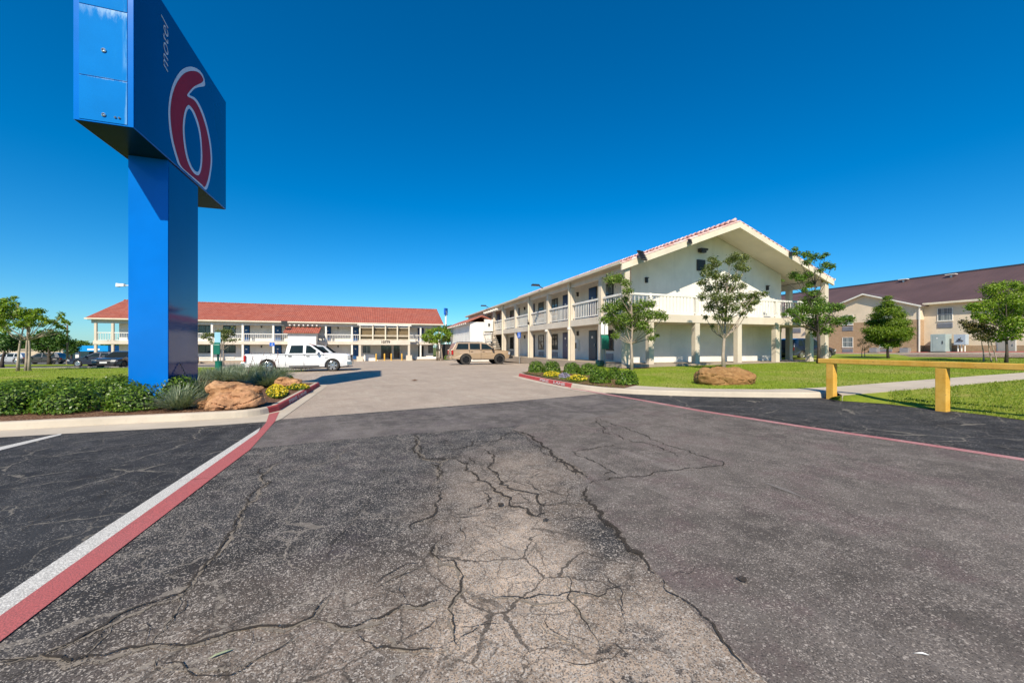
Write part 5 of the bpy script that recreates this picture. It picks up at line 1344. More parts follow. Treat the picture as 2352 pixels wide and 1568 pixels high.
# kerb stencils
def kerb_text(word, A, B, zc, size, parent):
    d = (B-A); d.z = 0; ln = d.length; d.normalize()
    o = text_obj('kerb_lettering', word, size, M['stencil'], None, .001, .006)
    w = max(v.co.x for v in o.data.vertices)-min(v.co.x for v in o.data.vertices)
    c = (A+B)/2; nrm = Vector((d.y, -d.x, 0))
    tilt = R(9)
    up = (Vector((0,0,1))*math.cos(tilt)-nrm*math.sin(tilt)); nn = nrm*math.cos(tilt)+Vector((0,0,1))*math.sin(tilt)
    base = Vector((c.x, c.y, gz(c.x, c.y)+zc))-nrm*.014+nn*.004
    mt = Matrix(((d.x, up.x, nn.x, base.x), (d.y, up.y, nn.y, base.y), (d.z, up.z, nn.z, base.z), (0,0,0,1)))
    o.matrix_world = mt@Matrix.Diagonal((ln/w, 1, 1, 1)); o.parent = parent; return o
k0, k1 = KL[-2], KL[-1]
for word, t0, t1 in (('FIRE', .17, .33), ('LANE', .36, .56)): kerb_text(word, k0.lerp(k1, t0), k0.lerp(k1, t1), .075, .12, bpy.data.objects['kerb_island'])
def kr(i): k = int(i); return KRs[k].lerp(KRs[min(k+1, len(KRs)-1)], i-k)
for word, i0, i1 in (('FIRE', 7.1, 8.3), ('LANE', 8.9, 10.3)):
    A_, B_ = kr(i0), kr(i1); dd = (B_-A_).normalized(); nn = Vector((dd.y, -dd.x, 0))*.022
    kerb_text(word, A_+nn, B_+nn, .078, .125, bpy.data.objects['kerb_right'])
# ================================================================== PLANTS AND STONES
def leaf_quads(P, Nrm, size, aspect, r):
    """diamond leaves at P, facing roughly Nrm"""
    n = len(P)
    N = Nrm+r.normal(0, .55, (n, 3)); N /= np.linalg.norm(N, axis=1, keepdims=True)+1e-9
    T = np.cross(N, r.normal(0, 1, (n, 3))); T /= np.linalg.norm(T, axis=1, keepdims=True)+1e-9
    B = np.cross(N, T)
    s = size*(.65+.7*r.random((n, 1))); L = T*s*.5; Wd = B*s*.5*aspect
    bend = N*s*.12
    return np.stack([P-L, P+Wd-bend*0+bend, P+L, P-Wd+bend], axis=1)
def clump_leaves(clumps, dens, size, aspect, seed, flat=.8, shell=.45):
    r = np.random.default_rng(seed); out = []
    for c, rad in clumps:
        rad = rad*1.08; n = max(14, int(dens*rad**2*9))
        d = r.normal(0, 1, (n, 3)); d /= np.linalg.norm(d, axis=1, keepdims=True)
        rr = (shell+(1-shell)*r.random((n, 1))**.7)*rad*(1+.25*r.normal(0, 1, (n, 1)))
        P = np.array(c)+d*rr*np.array([1, 1, flat])
        out.append(leaf_quads(P, d*.7+np.array([0, 0, .55]), size, aspect, r))
    return np.concatenate(out)
def px_clumps(lst, x0, y0, s, Y, jit, seed):
    r = random.Random(seed); out = []
    for x, y, rad in lst:
        dy = r.uniform(-1, 1)*jit; q = at(x0+x*s, y0+y*s, Y+dy); out.append((q, rad*s*(Y+dy)/F_))
    return out
def tree(name, label, bx, by, Y, bz, clumps, leaf, bark, dens, size, seed, trunk_r=.09, fork=.42, stems=None, group=None, aspect=.55, lean=(0,0), flat=.8, extra=0.0):
    base = Vector((bx, by, bz)); root = empty(name, base, 0, label, 'tree', group)
    top = max(c[0].z for c in clumps); H = top-bz
    cxm = sum(c[0].x for c in clumps)/len(clumps); cym = sum(c[0].y for c in clumps)/len(clumps)
    r = random.Random(seed); m = MB(base)
    stems = stems or [(bx, by)]
    axis = []
    for sx, sy in stems:
        p0 = Vector((sx, sy, bz-.05)); n = 7; pts = []; rad = []
        ex, ey = (cxm*.75+sx*.25, cym*.75+sy*.25)
        for i in range(n):
            t = i/(n-1); w = t**1.6
            pts.append(Vector((sx+(ex-sx)*w+r.uniform(-.03,.03)*H*.25*(i > 0), sy+(ey-sy)*w+r.uniform(-.03,.03)*H*.2*(i > 0), bz-.05+t*H*.86)))
            rad.append(trunk_r*(1.25 if i == 0 else 1)*(1-.82*t))
        m.tube(pts, rad, 8); axis.append(pts)
    for c, rad in clumps:
        pts = axis[r.randrange(len(axis))]
        zt = max(bz+H*fork*.75, c.z-H*r.uniform(.16,.34)); zt = min(zt, pts[-1].z)
        q = min(pts, key=lambda p: abs(p.z-zt)); k = pts.index(q); rr = trunk_r*(1-.82*k/6)*.55
        mid = q.lerp(c, .5)+Vector((r.uniform(-.1,.1), r.uniform(-.1,.1), -abs(c.z-q.z)*.12+r.uniform(-.05,.05)))
        m.tube([q, mid, c, c+(c-mid).normalized()*rad*.6], [rr, rr*.62, rr*.32, rr*.12], 5, cap=False)
        for _ in range(2):
            e = c+Vector((r.uniform(-1,1), r.uniform(-1,1), r.uniform(-.3,1)))*rad*.8
            m.tube([mid.lerp(c, .6), c.lerp(e, .5), e], [rr*.3, rr*.2, rr*.08], 4, cap=False)
    m.build('trunk', bark, root, smooth=True)
    V = clump_leaves(clumps, dens, size, aspect, seed, flat)
    V = V-np.array(base)
    mesh_np('crown', V, 4, leaf, root)
    return root
C5 = (1332.8, 470.4, .30); C6 = (1764, 580.2, .26); C1 = (0, 658.6, .135); C54 = (423.4, 690, .13); C94 = (737, 690, .1467)
def base_at(px, Y, off=None):
    q = at(px, 0, Y); o = lawn_off(q.x, q.y) if off is None else off
    return q.x, q.y, gz(q.x, q.y)+o
T1 = [(240,570,48),(300,560,40),(350,600,36),(360,660,38),(345,720,30),(210,790,52),(290,770,60),(380,790,58),(470,770,54),(540,760,40),(250,860,62),(340,870,62),(430,850,60),(520,840,54),(600,840,46),(640,860,32),(195,880,42),(300,940,46),(400,930,46),(480,920,46),(530,960,36),(545,1020,28),(590,1000,16),(270,1000,32)]
b = base_at(1451, 19.3); tree('young_tree', 'young leafy tree with a side shoot at the top, left of three by the gable', b[0], b[1], 19.3, b[2], px_clumps(T1, *C5, 19.3, .9, 1), M['leaf_tree'], M['bark_pale'], 460, .095, 21, .075, .45, None, 'young trees on the lawn by the wing')
T2 = [(1010,420,34),(990,480,36),(1040,450,36),(1180,400,40),(1250,410,40),(1220,470,42),(1140,430,34),(1270,490,26),(960,520,38),(940,590,34),(910,600,20),(1030,540,46),(1110,560,40),(1190,560,40),(1060,620,52),(1150,640,52),(1240,620,34),(980,640,38),(940,700,36),(1040,710,56),(1130,720,54),(1220,700,42),(1290,700,36),(1350,690,36),(1410,680,26),(1330,740,40),(1270,770,38),(1000,780,48),(1090,800,50),(1180,790,42),(1050,860,36),(1130,870,32),(1240,830,28),(960,860,22),(1010,930,18),(1300,800,24)]
b = base_at(1663, 18.0); tree('young_tree', 'young olive green tree behind the brown boulder, middle of three by the gable', b[0], b[1], 18.0, b[2], px_clumps(T2, *C5, 18.0, .9, 2), M['leaf_olive'], M['bark_pale'], 500, .088, 22, .085, .38, None, 'young trees on the lawn by the wing')
T3 = [(1640,340,22),(1660,370,22),(1730,380,32),(1790,400,32),(1740,440,30),(1880,380,22),(1850,400,20),(1880,460,32),(1925,470,26),(1840,500,24),(1640,540,36),(1690,560,36),(1740,540,36),(1550,580,12),(1760,610,30),(1720,650,26),(1790,680,42),(1740,730,42),(1830,740,46),(1690,790,40),(1760,800,52),(1840,800,52),(1910,790,46),(1980,780,36),(1640,830,34),(1600,810,24),(1560,840,20),(1700,870,46),(1790,890,52),(1880,880,52),(1960,890,46),(2030,880,40),(2075,870,26),(1820,950,46),(1890,960,40),(1800,990,26),(1660,880,26)]
b = base_at(1879, 22.8); tree('young_tree', 'tall dark green tree before the right gable corner, right of three by the gable', b[0], b[1], 22.8, b[2], px_clumps(T3, *C5, 22.8, 1.0, 3), M['leaf_mid'], M['bark_dark'], 400, .11, 23, .085, .35, None, 'young trees on the lawn by the wing')
T4 = [(1055,400,30),(1060,450,42),(1000,500,52),(1110,500,52),(1050,520,60),(960,560,48),(1160,550,52),(930,620,54),(1010,620,72),(1110,620,72),(1190,620,54),(905,690,54),(1000,700,80),(1110,700,80),(1210,680,54),(895,750,38),(980,770,70),(1080,780,70),(1180,750,62),(1240,720,34),(1040,820,34),(1130,815,34)]
b = base_at(2040, 28.5); tree('conifer_tree', 'dense soft needled cypress with a rounded cone crown before the brick inn', b[0], b[1], 28.5, b[2], px_clumps(T4, *C6, 28.5, 1.0, 4), M['leaf_pine'], M['bark_dark'], 420, .15, 24, .08, .3, None, None, .28, flat=.6)
T5 = [(1960,320,62),(2050,300,54),(2170,280,44),(2230,320,54),(2000,400,64),(2100,400,72),(2200,420,72),(1930,470,62),(2050,500,72),(2160,510,72),(2240,520,62),(1830,480,50),(1790,480,34),(1860,560,52),(1950,580,60),(2100,600,72),(2200,620,72),(2250,680,54),(2100,700,60),(2180,740,44),(2040,760,42),(2330,420,72),(2330,600,72),(2300,320,54),(2350,500,60)]
b = base_at(2311, 21.8); tree('young_tree', 'bright green broad tree at the right edge before the inn door', b[0], b[1], 21.8, b[2], px_clumps(T5, *C6, 21.8, 1.0, 5), M['leaf_bright'], M['bark_dark'], 270, .12, 25, .07, .3)
T6 = [(1780,640,52),(1850,660,60),(1920,680,60),(1980,700,52),(1870,740,44),(1940,760,36),(1800,690,36),(1720,610,30),(1900,610,40)]
b = base_at(2277, 23.2); tree('crape_myrtle', 'thin multi stemmed tree with bronze young leaves left of the bright green tree', b[0], b[1], 23.2, b[2], px_clumps(T6, *C6, 23.2, .7, 6), M['leaf_bronze'], M['bark_pale'], 330, .10, 26, .035, .5, [(b[0], b[1]), (b[0]-.35, b[1]+.1), (b[0]+.18, b[1]-.1)])
T7 = [(815,770,22),(840,800,26),(870,780,26),(890,830,20),(850,850,22),(800,820,16)]
b = base_at(1979, 31); tree('sapling', 'small bare brownish sapling in front of the lower brick window', b[0], b[1], 31, b[2], px_clumps(T7, *C6, 31, .3, 7), M['leaf_bronze'], M['bark_pale'], 200, .07, 27, .03, .3, [(b[0], b[1]), (b[0]+.25, b[1])])
# left of the sign
L1 = [(240,190,40),(100,230,56),(30,250,60),(270,290,52),(150,320,74),(50,350,84),(250,390,80),(380,420,80),(120,470,100),(280,500,100),(430,480,92),(560,430,72),(650,420,62),(720,410,50),(520,540,80),(640,520,70),(740,540,62),(800,600,52),(880,590,50),(950,620,42),(420,620,80),(300,640,80),(560,640,62),(700,650,50),(1050,470,48),(1020,540,46),(1090,590,42),(1180,610,32),(1000,680,42),(1080,700,38),(1140,760,34),(40,640,90),(30,520,90),(100,740,70),(-60,420,110),(-60,560,110)]
b = base_at(62, 26.8, .13); st = [base_at(p, 26.8, .13)[:2] for p in (41, 59.5, 67.5)]
tree('young_tree', 'wide bright green tree on three pale stems at the left edge', b[0], b[1], 26.8, b[2], px_clumps(L1, *C1, 26.8, 1.2, 8), M['leaf_bright'], M['bark_pale'], 190, .15, 28, .085, .55, st)
L2 = [(560,900,80),(700,850,100),(840,800,100),(960,810,90),(1080,880,80),(620,980,80),(760,960,110),(900,940,110),(1040,970,90),(820,1050,80),(960,1040,70),(660,1040,60)]
b = base_at(113, 52, .0); tree('broad_tree', 'dark broad round tree above the dark pickup shaped car at left', b[0], b[1], 52, b[2], px_clumps(L2, *C1, 52, 2.0, 9), M['leaf_dark'], M['bark_dark'], 60, .30, 29, .22, .3)
L3 = [(40,880,110),(180,900,100),(300,870,80),(60,1010,100),(220,1020,80),(330,960,70),(-80,950,120)]
b = base_at(4, 38, .05); tree('broad_tree', 'dark shaded tree with a leaning trunk at the far left edge', b[0], b[1], 38, b[2], px_clumps(L3, *C1, 38, 1.5, 10), M['leaf_dark'], M['bark_dark'], 90, .24, 30, .16, .3)
L4 = [(1190,940,60),(1250,1000,70),(1290,1060,60),(1220,1080,70),(1170,1080,50),(1310,1000,40)]
b = base_at(164, 64, .0); tree('broad_tree', 'dark narrow tree directly behind the brown street lamp', b[0], b[1], 64, b[2], px_clumps(L4, *C1, 64, 1.5, 11), M['leaf_dark'], M['bark_dark'], 55, .30, 31, .18, .2)
L5 = [(1330,965,56),(1420,970,56),(1500,1005,40),(1560,1020,40),(1620,1030,40)]
b = base_at(190, 95, .0); tree('broad_tree', 'pale green distant tree crown above the blue awning', b[0], b[1], 95, b[2], px_clumps(L5, *C1, 95, 2, 12), M['leaf_tree'], M['bark_dark'], 40, .40, 32, .2, .1)
# in front of the far motel block
B1 = [(620,560,58),(720,540,58),(800,560,58),(860,600,40),(700,620,58),(560,620,50),(480,600,42),(400,610,50),(350,650,42),(450,680,38),(620,700,50),(720,700,42),(820,700,40),(900,700,34),(980,690,24),(760,650,50),(480,740,28),(840,470,20),(900,480,14)]
b = base_at(506, 38, .02); tree('crape_myrtle', 'small flat topped tree behind the green waste post right of the sign column', b[0], b[1], 38, b[2], px_clumps(B1, *C54, 38, 1.0, 13), M['leaf_olive'], M['bark_pale'], 180, .14, 33, .06, .55, [(b[0], b[1]), (b[0]+.25, b[1]+.1)])
B2 = [(1620,560,52),(1700,500,60),(1780,460,52),(1860,450,52),(1940,480,60),(2000,540,52),(1650,610,52),(1750,580,70),(1850,560,70),(1950,590,60),(1720,640,34),(1900,640,42),(1800,640,42)]
b = base_at(1008, 55, .02); tree('round_tree', 'round bright green tree at the right end of the far motel block', b[0], b[1], 55, b[2], px_clumps(B2, *C94, 55, 1.3, 14), M['leaf_bright'], M['bark'], 110, .22, 34, .14, .45, [(b[0], b[1]), (b[0]+.5, b[1]), (b[0]-.3, b[1]+.2)])
B3 = [(1950,440,60),(2010,500,60),(1990,600,60),(2030,420,40),(2050,580,60)]
b = base_at(1030, 82, .0); tree('broad_tree', 'dark tree in the gap between the far block and the white stair tower', b[0], b[1], 82, b[2], px_clumps(B3, *C94, 82, 1.3, 15), M['leaf_dark'], M['bark_dark'], 60, .35, 35, .15, .3)
# far woods on the horizon
r = np.random.default_rng(5); cl = []
for k in range(150):
    t = -2.2+1.5*r.random(); Y = 130+60*r.random(); cl.append((Vector((t*Y*1.0, Y, -1+2.6*r.random())), 2.4+1.6*r.random()))
for k in range(60):
    t = .85+.8*r.random(); Y = 150+30*r.random(); cl.append((Vector((t*Y, Y, 1+2*r.random())), 2.6))
tag(mesh_np('far_woods', clump_leaves(cl, 3.2, 1.1, .7, 9), 4, M['leaf_dark']), kind='stuff')

# ---- clipped shrubs
def shrub(name, label, x0, x1, yt, yb, seed, off=.14, leaf=None, group=None, depth=.9, size=.05, dens=1.0):
    xc = (x0+x1)/2; f = g(xc, yb, off); r0 = (x1-x0)/2*f.y/F_
    Y = f.y+r0*depth*.9; c = at(xc, 0, Y); bz = gz(c.x, c.y)+off; rx = (x1-x0)/2*Y/F_*.93; ry = rx*depth
    zt = EYE+(CY_-yt)/F_*(Y-ry*.2); h = max(.25, zt-bz)
    root = empty(name, (c.x, c.y, bz), 0, label, 'shrub', group)
    rr = np.random.default_rng(seed); area = 4*(rx*ry)+2*math.pi*(rx+ry)/2*h
    n = int(area*1250*dens*(.05/size)**2*.8)
    d = rr.normal(0, 1, (n, 3)); d[:, 2] = np.abs(d[:, 2])*1.0-.15
    p = np.abs(d)**3.0; sc = (p.sum(axis=1, keepdims=True))**(1/3.0); e = d/sc       # superellipsoid direction
    lump = np.array([noise.noise(Vector((q[0]*2.6+seed, q[1]*2.6, q[2]*2.6))) for q in e])[:, None]
    k = (.70+.30*rr.random((n, 1))**.55)*(1+.16*lump)+.05*(rr.random((n,1))**6)
    P = e*k*np.array([rx, ry, h*.97]); P[:, 2] = np.maximum(P[:, 2], .03+.05*rr.random(n))
    nr = e/np.linalg.norm(e, axis=1, keepdims=True)
    V = leaf_quads(P, nr*1.25+np.array([0, 0, .25]), size, .6, rr)
    mesh_np('foliage', V, 4, leaf or M['leaf_hedge'], root)
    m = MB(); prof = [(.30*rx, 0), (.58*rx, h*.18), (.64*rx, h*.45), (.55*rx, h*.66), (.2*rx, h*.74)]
    m.lathe(prof, (0,0,0), 'z', 10); m.build('stems', M['hedge_core'], root, smooth=True)  # solid dark core rather than stems, stands in for shade between leaves
    return root
GL = 'clipped shrubs around the pylon sign'
for i, (x0, x1, yt, yb, lab) in enumerate([
    (-40, 98, 880, 956, 'clipped green shrub at the left edge of the picture, front row'),
    (96, 222, 886, 953, 'large clipped shrub in the front row, second from the left edge'),
    (258, 366, 887, 947, 'clipped shrub in front of the bright sign face, nearest the gap of mulch'),
    (212, 336, 868, 931, 'clipped shrub left of the sign column foot, behind the front row'),
    (350, 452, 860, 921, 'clipped shrub right of the sign column foot beside the yucca'),
    (100, 230, 867, 922, 'clipped shrub in the back row behind the second front shrub'),
    (-30, 108, 874, 925, 'clipped shrub in the back row at the left picture edge'),
    (238, 302, 859, 905, 'low clipped shrub behind the row just left of the column')]):
    shrub('clipped_shrub', lab, x0, x1, yt, yb, 40+i, .14, None, GL, .85, .062 if yb < 935 else .058)
GR = 'clipped shrubs on the right kerb corner'
for i, (x0, x1, yt, yb, lab) in enumerate([
    (1212, 1251, 828.5, 857, 'leftmost clipped shrub behind the red kerb corner'),
    (1246, 1288, 828.5, 858, 'clipped shrub second from the left above the yellow flowers'),
    (1293, 1335, 832, 860, 'clipped shrub just right of the gap above the purple flowers'),
    (1330, 1378, 834, 863, 'clipped shrub below the right green waste post'),
    (1353, 1403, 847, 881, 'clipped shrub nearest the kerb, left of the last one'),
    (1396, 1428, 842, 872, 'small clipped shrub tucked behind the two nearest ones'),
    (1414, 1466, 850, 885, 'rightmost clipped shrub at the lawn edge')]):
    shrub('clipped_shrub', lab, x0, x1, yt, yb, 60+i, .16, None, GR, .95, .058, 1.5)
for i, (x0, x1, yt, yb, off, lab) in enumerate([(993, 1004, 815.5, 823, .02, 'small shrub at the foot of the round tree, left side'), (1020, 1034, 815, 826, .02, 'small shrub at the foot of the white stair tower')]):
    shrub('low_shrub', lab, x0, x1, yt, yb, 80+i, off, M['leaf_tree'], None, 1.0, .16)

# ---- yucca clumps, flowers
def yucca(label, px, py, h, n, seed, stalks=0, spread=1.0):
    b = g(px, py, .14); root = empty('red_yucca', b, 0, label, 'plant', 'yucca clumps around the boulders')
    r = np.random.default_rng(seed); V = []
    for k in range(n):
        a = r.random()*2*math.pi; el = .35+1.1*r.random(); L = h*(.7+.6*r.random()); w = .005+.006*r.random()
        d = np.array([math.cos(a), math.sin(a), 0]); side = np.array([-math.sin(a), math.cos(a), 0])
        o = d*r.random()*.18*spread+side*(r.random()-.5)*.2*spread
        pts = []
        for t in (0, .35, .7, 1.0):
            out = d*L*math.cos(el)*t*(1+.35*t)*spread; up = L*math.sin(el)*t*(1-.28*t*t*(1.6-el*.8)); pts.append(o+out+np.array([0, 0, max(.01, up)]))
        ws = (w, w*.95, w*.65, w*.1)
        for i in range(3):
            V.append([pts[i]-side*ws[i], pts[i]+side*ws[i], pts[i+1]+side*ws[i+1], pts[i+1]-side*ws[i+1]])
    mesh_np('blades', np.array(V), 4, M['leaf_yucca'], root)
    if stalks:
        m = MB(); rr = random.Random(seed)
        for s_ in range(stalks):
            a = rr.uniform(-2.4, 2.4); L = rr.uniform(.9, 1.25); tilt = rr.uniform(.15, .5)
            m.tube([(0,0,0), (math.sin(a)*tilt*.4*L, math.cos(a)*tilt*.3*L, L*.55), (math.sin(a)*tilt*L, math.cos(a)*tilt*.6*L, L)], [.010, .008, .006], 5)
            for q in range(5): 
                t = .6+q*.08; m.tube([(math.sin(a)*tilt*L*t, math.cos(a)*tilt*.6*L*t, L*t), (math.sin(a)*tilt*L*t+.02, 0+math.cos(a)*tilt*.6*L*t, L*t+.05)], [.016, .006], 4)
        m.build('flower_stalks', M['stalk'], root)
    return root
M['stalk'] = plain('reddish grey stalk', (.22, .13, .11), .8, .2, 5)
for i, (px, py, h, n, st, sp, lab) in enumerate([
    (412, 939, .62, 260, 0, 1.0, 'loose yucca clump between the hedge and the big boulder, front'),
    (447, 912, .70, 300, 1, 1.0, 'yucca clump left of the big boulder with one tall pinkish stalk'),
    (612, 888, .68, 420, 2, 1.15, 'dense grey green yucca clump between the two left boulders'),
    (566, 878, .72, 380, 1, 1.15, 'yucca clump behind the right half of the big boulder'),
    (515, 876, .72, 360, 0, 1.15, 'yucca clump behind the middle of the big boulder'),
    (478, 872, .66, 320, 0, 1.1, 'yucca clump behind the left end of the big boulder'),
    (642, 870, .66, 320, 2, 1.1, 'yucca clump beside the rear wheel of the white pickup'),
    (590, 862, .75, 340, 3, 1.1, 'yucca clump farthest back under the pickup tail'),
    (540, 860, .70, 300, 0, 1.1, 'yucca clump farthest back beside the green waste bin')]):
    yucca(lab, px, py, h*.92, int(n*2.0), 90+i, st, sp)
def flowers(label, x0, x1, y0, y1, petals, seed, off=.14, dens=1.0, h=.26, pd=1.0, leaf=None):
    A, B, Cc, D = g(x0, y1, off), g(x1, y1, off), g(x1, y0+(y1-y0)*.35, off), g(x0, y0+(y1-y0)*.35, off)
    c = (A+B+Cc+D)/4; root = empty('flower_bed_plant', c, 0, label, 'flowers', 'flowers in the kerb beds')
    r = np.random.default_rng(seed); ar = ((B-A).length)*((D-A).length); n = int(max(140, ar*2600*dens))
    u = r.random((n*2, 2)); u = u[((u-.5)**2).sum(axis=1)*(1+.5*r.random(n*2)) < .26][:n]; n = len(u)
    P = np.array([np.array(A)*(1-a)*(1-b)+np.array(B)*a*(1-b)+np.array(Cc)*a*b+np.array(D)*(1-a)*b for a, b in u])
    hh = h*(.45+.55*np.array([noise.noise(Vector((p[0]*3.1, p[1]*3.1, seed)))*.5+.5 for p in P]))
    edge = np.clip(1.25-2.0*np.sqrt(((u-.5)**2).sum(axis=1)), .3, 1)
    P[:, 2] += hh*edge*(.3+.7*r.random(n)**.5)
    V = leaf_quads(P, np.array([[0, -.2, 1.0]]*n), .055, .5, r)-np.array(c)
    mesh_np('foliage', V, 4, leaf or M['leaf_flower'], root)
    k = int(n*.28*pd); i = r.choice(n, k); Q = P[i].copy(); Q[:, 2] = (np.array([gz(q[0], q[1]) for q in Q])+off)+hh[i]*edge[i]*1.06+.01
    V = leaf_quads(Q, np.array([[0, -.5, .9]]*k), .05, .95, r)-np.array(c)
    mesh_np('blossoms', V, 4, petals, root)
flowers('yellow green flowering plants beside the big left boulder', 610, 662, 880, 917, M['petal_yellow'], 1, .14, 1, .30, .30)
flowers('golden flowers at the foot of the small left boulder', 652, 686, 873, 884, M['petal_orange'], 2, .14, 1, .26, .8)
flowers('low green bedding plants at the tip of the left kerb', 655, 712, 880, 897, M['petal_yellow'], 3, .14, 1, .20, .10)
flowers('yellow flowers behind the red kerb on the right', 1247, 1288, 853, 868, M['petal_yellow'], 4, .16, 1.2, .22, .22)
flowers('purple and white flowers between the yellow ones on the right', 1282, 1310, 856, 872, M['petal_purple'], 5, .16, 1.2, .20, .5, M['leaf_tree'])
flowers('yellow and pale flowers left of the nearest right shrub', 1300, 1352, 861, 878, M['petal_yellow'], 6, .16, 1.2, .22, .12)

# ---- boulders
def boulder(label, px, Y, blocks, seed, mat, off, rz=0.0, grain=.03, cuts=14):
    """blocks = (centre, half size, points, power): chipped convex lumps that make one rock"""
    c = at(px, 0, Y); bz = gz(c.x, c.y)+off; bm = bmesh.new(); r = random.Random(seed)
    for cc, hs, n, pw in blocks:
        vs = []
        for k in range(n):
            d = Vector((r.gauss(0,1), r.gauss(0,1), r.gauss(0,1))).normalized()
            s = (abs(d.x)**pw+abs(d.y)**pw+abs(d.z)**pw)**(1/pw); d = d/s*r.uniform(.84, 1.04)
            vs.append(bm.verts.new((cc[0]+d.x*hs[0], cc[1]+d.y*hs[1], cc[2]+d.z*hs[2])))
        h = bmesh.ops.convex_hull(bm, input=vs)
        dead = [e for e in h['geom_interior']+h['geom_unused'] if isinstance(e, bmesh.types.BMVert)]
        bmesh.ops.delete(bm, geom=list(set(dead)), context='VERTS')
    bmesh.ops.triangulate(bm, faces=bm.faces)
    for _ in range(4):
        lim = .045
        es = [e for e in bm.edges if e.calc_length() > lim]
        if not es or len(bm.verts) > 30000: break
        bmesh.ops.subdivide_edges(bm, edges=es, cuts=1); bmesh.ops.triangulate(bm, faces=bm.faces)
        bmesh.ops.smooth_vert(bm, verts=bm.verts, factor=.13, use_axis_x=True, use_axis_y=True, use_axis_z=True)
    bm.normal_update(); o = Vector((seed*3.1, seed*1.7, 0))
    for v in bm.verts:
        q = v.co; a = noise.noise(q*3+o)*grain*1.3+noise.noise(q*8+o)*grain*.8+noise.noise(q*22+o)*grain*.4
        ridge = abs(noise.noise(Vector((q.x*2.2, q.y*2.2, q.z*5.5))+o*2)); a -= grain*1.6*max(0, 1-ridge/.09)
        v.co = q+v.normal*a
    me = bpy.data.meshes.new('boulder'); bm.to_mesh(me); bm.free(); me.materials.append(mat)
    me.polygons.foreach_set('use_smooth', [True]*len(me.polygons))
    try: me.set_sharp_from_angle(angle=R(38))
    except Exception: pass
    ob = bpy.data.objects.new('boulder', me); COL.objects.link(ob); ob.location = (c.x, c.y, bz); ob.rotation_euler = (0, 0, rz)
    return tag(ob, label, 'boulder')
boulder('large layered orange sandstone boulder on the left bed', 531, 8.95, [((.04,0,.24),(.82,.50,.27),46,3.4), ((-.24,.05,.46),(.50,.36,.19),34,3.6), ((.34,-.02,.42),(.42,.34,.13),30,4), ((-.05,-.12,.12),(.66,.46,.16),30,3)], 4, M['sandstone'], .08, R(-12), .035)
boulder('small flat orange sandstone boulder near the kerb tip', 663, 13.3, [((0,0,.17),(.46,.32,.20),34,3.4), ((-.1,.02,.30),(.32,.24,.10),24,4)], 9, M['sandstone'], .10, R(8), .025)
boulder('long smooth brown boulder on the right lawn behind the kerb walk', 1664, 12.4, [((0,0,.24),(.98,.50,.36),90,2.7)], 6, M['sandstone_brown'], .10, R(-4), .03)

# ---- grass blades on the nearer lawns
def blades(name, poly, n, h, mat, offf, seed, ymax=99):
    r = random.Random(seed); xs = [p[0] for p in poly]; ys = [p[1] for p in poly]
    def inside(x, y):
        c = False; j = len(poly)-1
        for i in range(len(poly)):
            xi, yi = poly[i]; xj, yj = poly[j]
            if (yi > y) != (yj > y) and x < (xj-xi)*(y-yi)/(yj-yi)+xi: c = not c
            j = i
        return c
    V = []
    x0, x1, y0, y1 = min(xs), max(xs), min(ys), min(ymax, max(ys))
    while len(V) < n:
        x, y = r.uniform(x0, x1), y0+(y1-y0)*r.random()**1.5
        if not inside(x, y): continue
        z = gz(x, y)+offf(x, y)-.004; a = r.uniform(0, math.pi); w = .006+.0006*y; hh = h*r.uniform(.5, 1.2)
        lx, ly = r.uniform(-.6, .6)*hh, r.uniform(-.6, .6)*hh
        V.append([(x-w*math.cos(a), y-w*math.sin(a), z), (x+w*math.cos(a), y+w*math.sin(a), z), (x+lx, y+ly, z+hh)])
    return tag(mesh_np(name, np.array(V), 3, mat), kind='stuff')
M['blade'] = leafmat('grass blades', (.14, .21, .014), (.22, .285, .03), (.33, .30, .09), .35)
blades('lawn_grass', lawnR, 60000, .032, M['blade'], lawn_off, 3, 27)
vp = [(p.x,p.y) for p in verge_poly[0][2:]]+[(p.x,p.y) for p in reversed(verge_poly[1][2:])]
def voff(x, y):
    # height between the two edges of the verge strip
    best = None
    for e, l in zip(*verge_poly):
        dd = (l-e); t = ((x-e.x)*dd.x+(y-e.y)*dd.y)/(dd.x**2+dd.y**2+1e-9)
        dist = (Vector((x, y, 0))-Vector((e.x+dd.x*t, e.y+dd.y*t, 0))).length
        if best is None or dist < best[0]: best = (dist, min(1, max(0, t)))
    return .015+rise_at(x, y)*math.sin(best[1]*math.pi/2)
blades('verge_grass', vp, 26000, .036, M['blade'], voff, 4)
blades('island_grass', [(-14,10),(-11.5,19),(-13.2,26.5),(-20.5,28.8),(-37,31.2),(-37,14)], 18000, .04, M['blade'], lambda x, y: .128, 5)
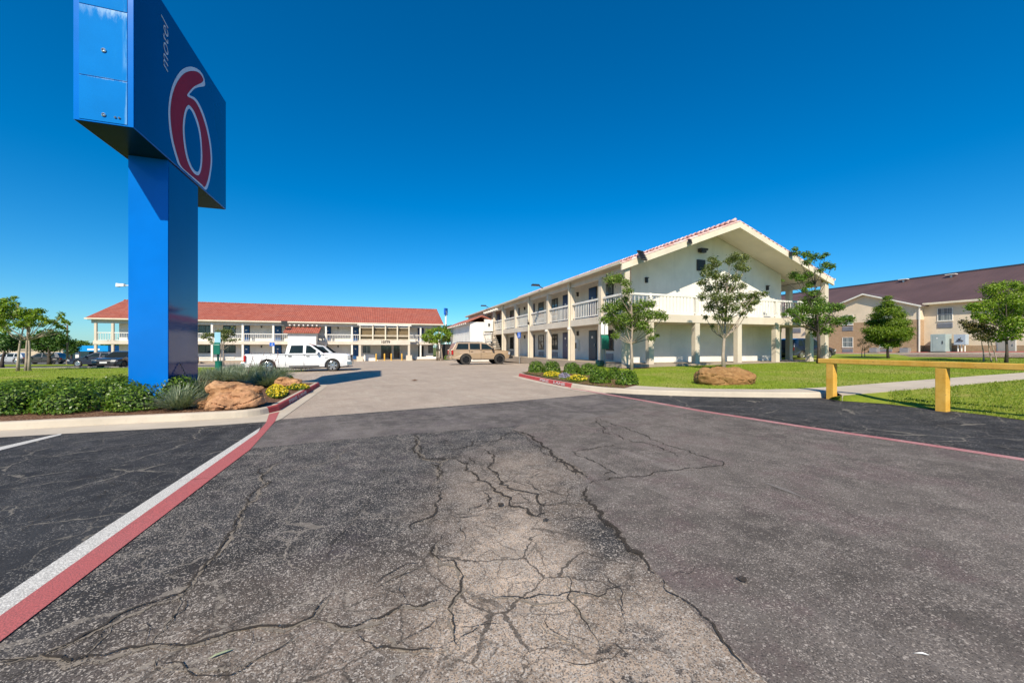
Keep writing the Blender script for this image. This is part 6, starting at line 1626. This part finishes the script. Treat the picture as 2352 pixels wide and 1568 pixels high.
# ================================================================== LIGHT, SKY, CAMERA
w = bpy.data.worlds.new('World'); scene.world = w; w.use_nodes = True
nt = w.node_tree; bg = nt.nodes['Background']
sky = nt.nodes.new('ShaderNodeTexSky'); sky.sky_type = 'NISHITA'; sky.sun_disc = False
sky.sun_elevation = SUN_EL; sky.sun_rotation = R(180)+SUN_AZ
sky.altitude = 150; sky.air_density = 1.0; sky.dust_density = .3; sky.ozone_density = 6.0
tint = nt.nodes.new('ShaderNodeMix'); tint.data_type = 'RGBA'; tint.blend_type = 'MULTIPLY'; tint.inputs[0].default_value = 1.0
tint.inputs[7].default_value = (.62, .89, 1.0, 1)
hs = nt.nodes.new('ShaderNodeHueSaturation'); hs.inputs['Saturation'].default_value = 1.2; hs.inputs['Value'].default_value = 1.08
nt.links.new(sky.outputs[0], tint.inputs[6]); nt.links.new(tint.outputs[2], hs.inputs['Color']); nt.links.new(hs.outputs[0], bg.inputs[0]); bg.inputs[1].default_value = .085
ld = bpy.data.lights.new('sun', 'SUN'); ld.energy = 4.2; ld.angle = R(.53); ld.color = (1.0, .90, .74)
lo = bpy.data.objects.new('sun', ld); COL.objects.link(lo); lo.location = (-20, -60, 60)
dv = Vector((math.sin(SUN_AZ)*math.cos(SUN_EL), math.cos(SUN_AZ)*math.cos(SUN_EL), -math.sin(SUN_EL)))
lo.rotation_euler = dv.to_track_quat('-Z', 'Y').to_euler()
cd = bpy.data.cameras.new('camera'); cam = bpy.data.objects.new('camera', cd); COL.objects.link(cam)
cam.location = (0, 0, EYE); cam.rotation_euler = (R(90), 0, 0)
cd.sensor_width = 36; cd.lens = 36*F_/2352; cd.shift_y = 12/2352; cd.clip_end = 3000; cd.clip_start = .05
scene.camera = cam
vs_ = scene.view_settings; vs_.view_transform = 'Standard'; vs_.look = 'None'; vs_.gamma = 1; vs_.exposure = .64; vs_.use_curve_mapping = False
scene.render.engine = 'CYCLES'
cy = scene.cycles; cy.max_bounces = 6; cy.diffuse_bounces = 3; cy.glossy_bounces = 3; cy.transmission_bounces = 2; cy.use_denoising = True
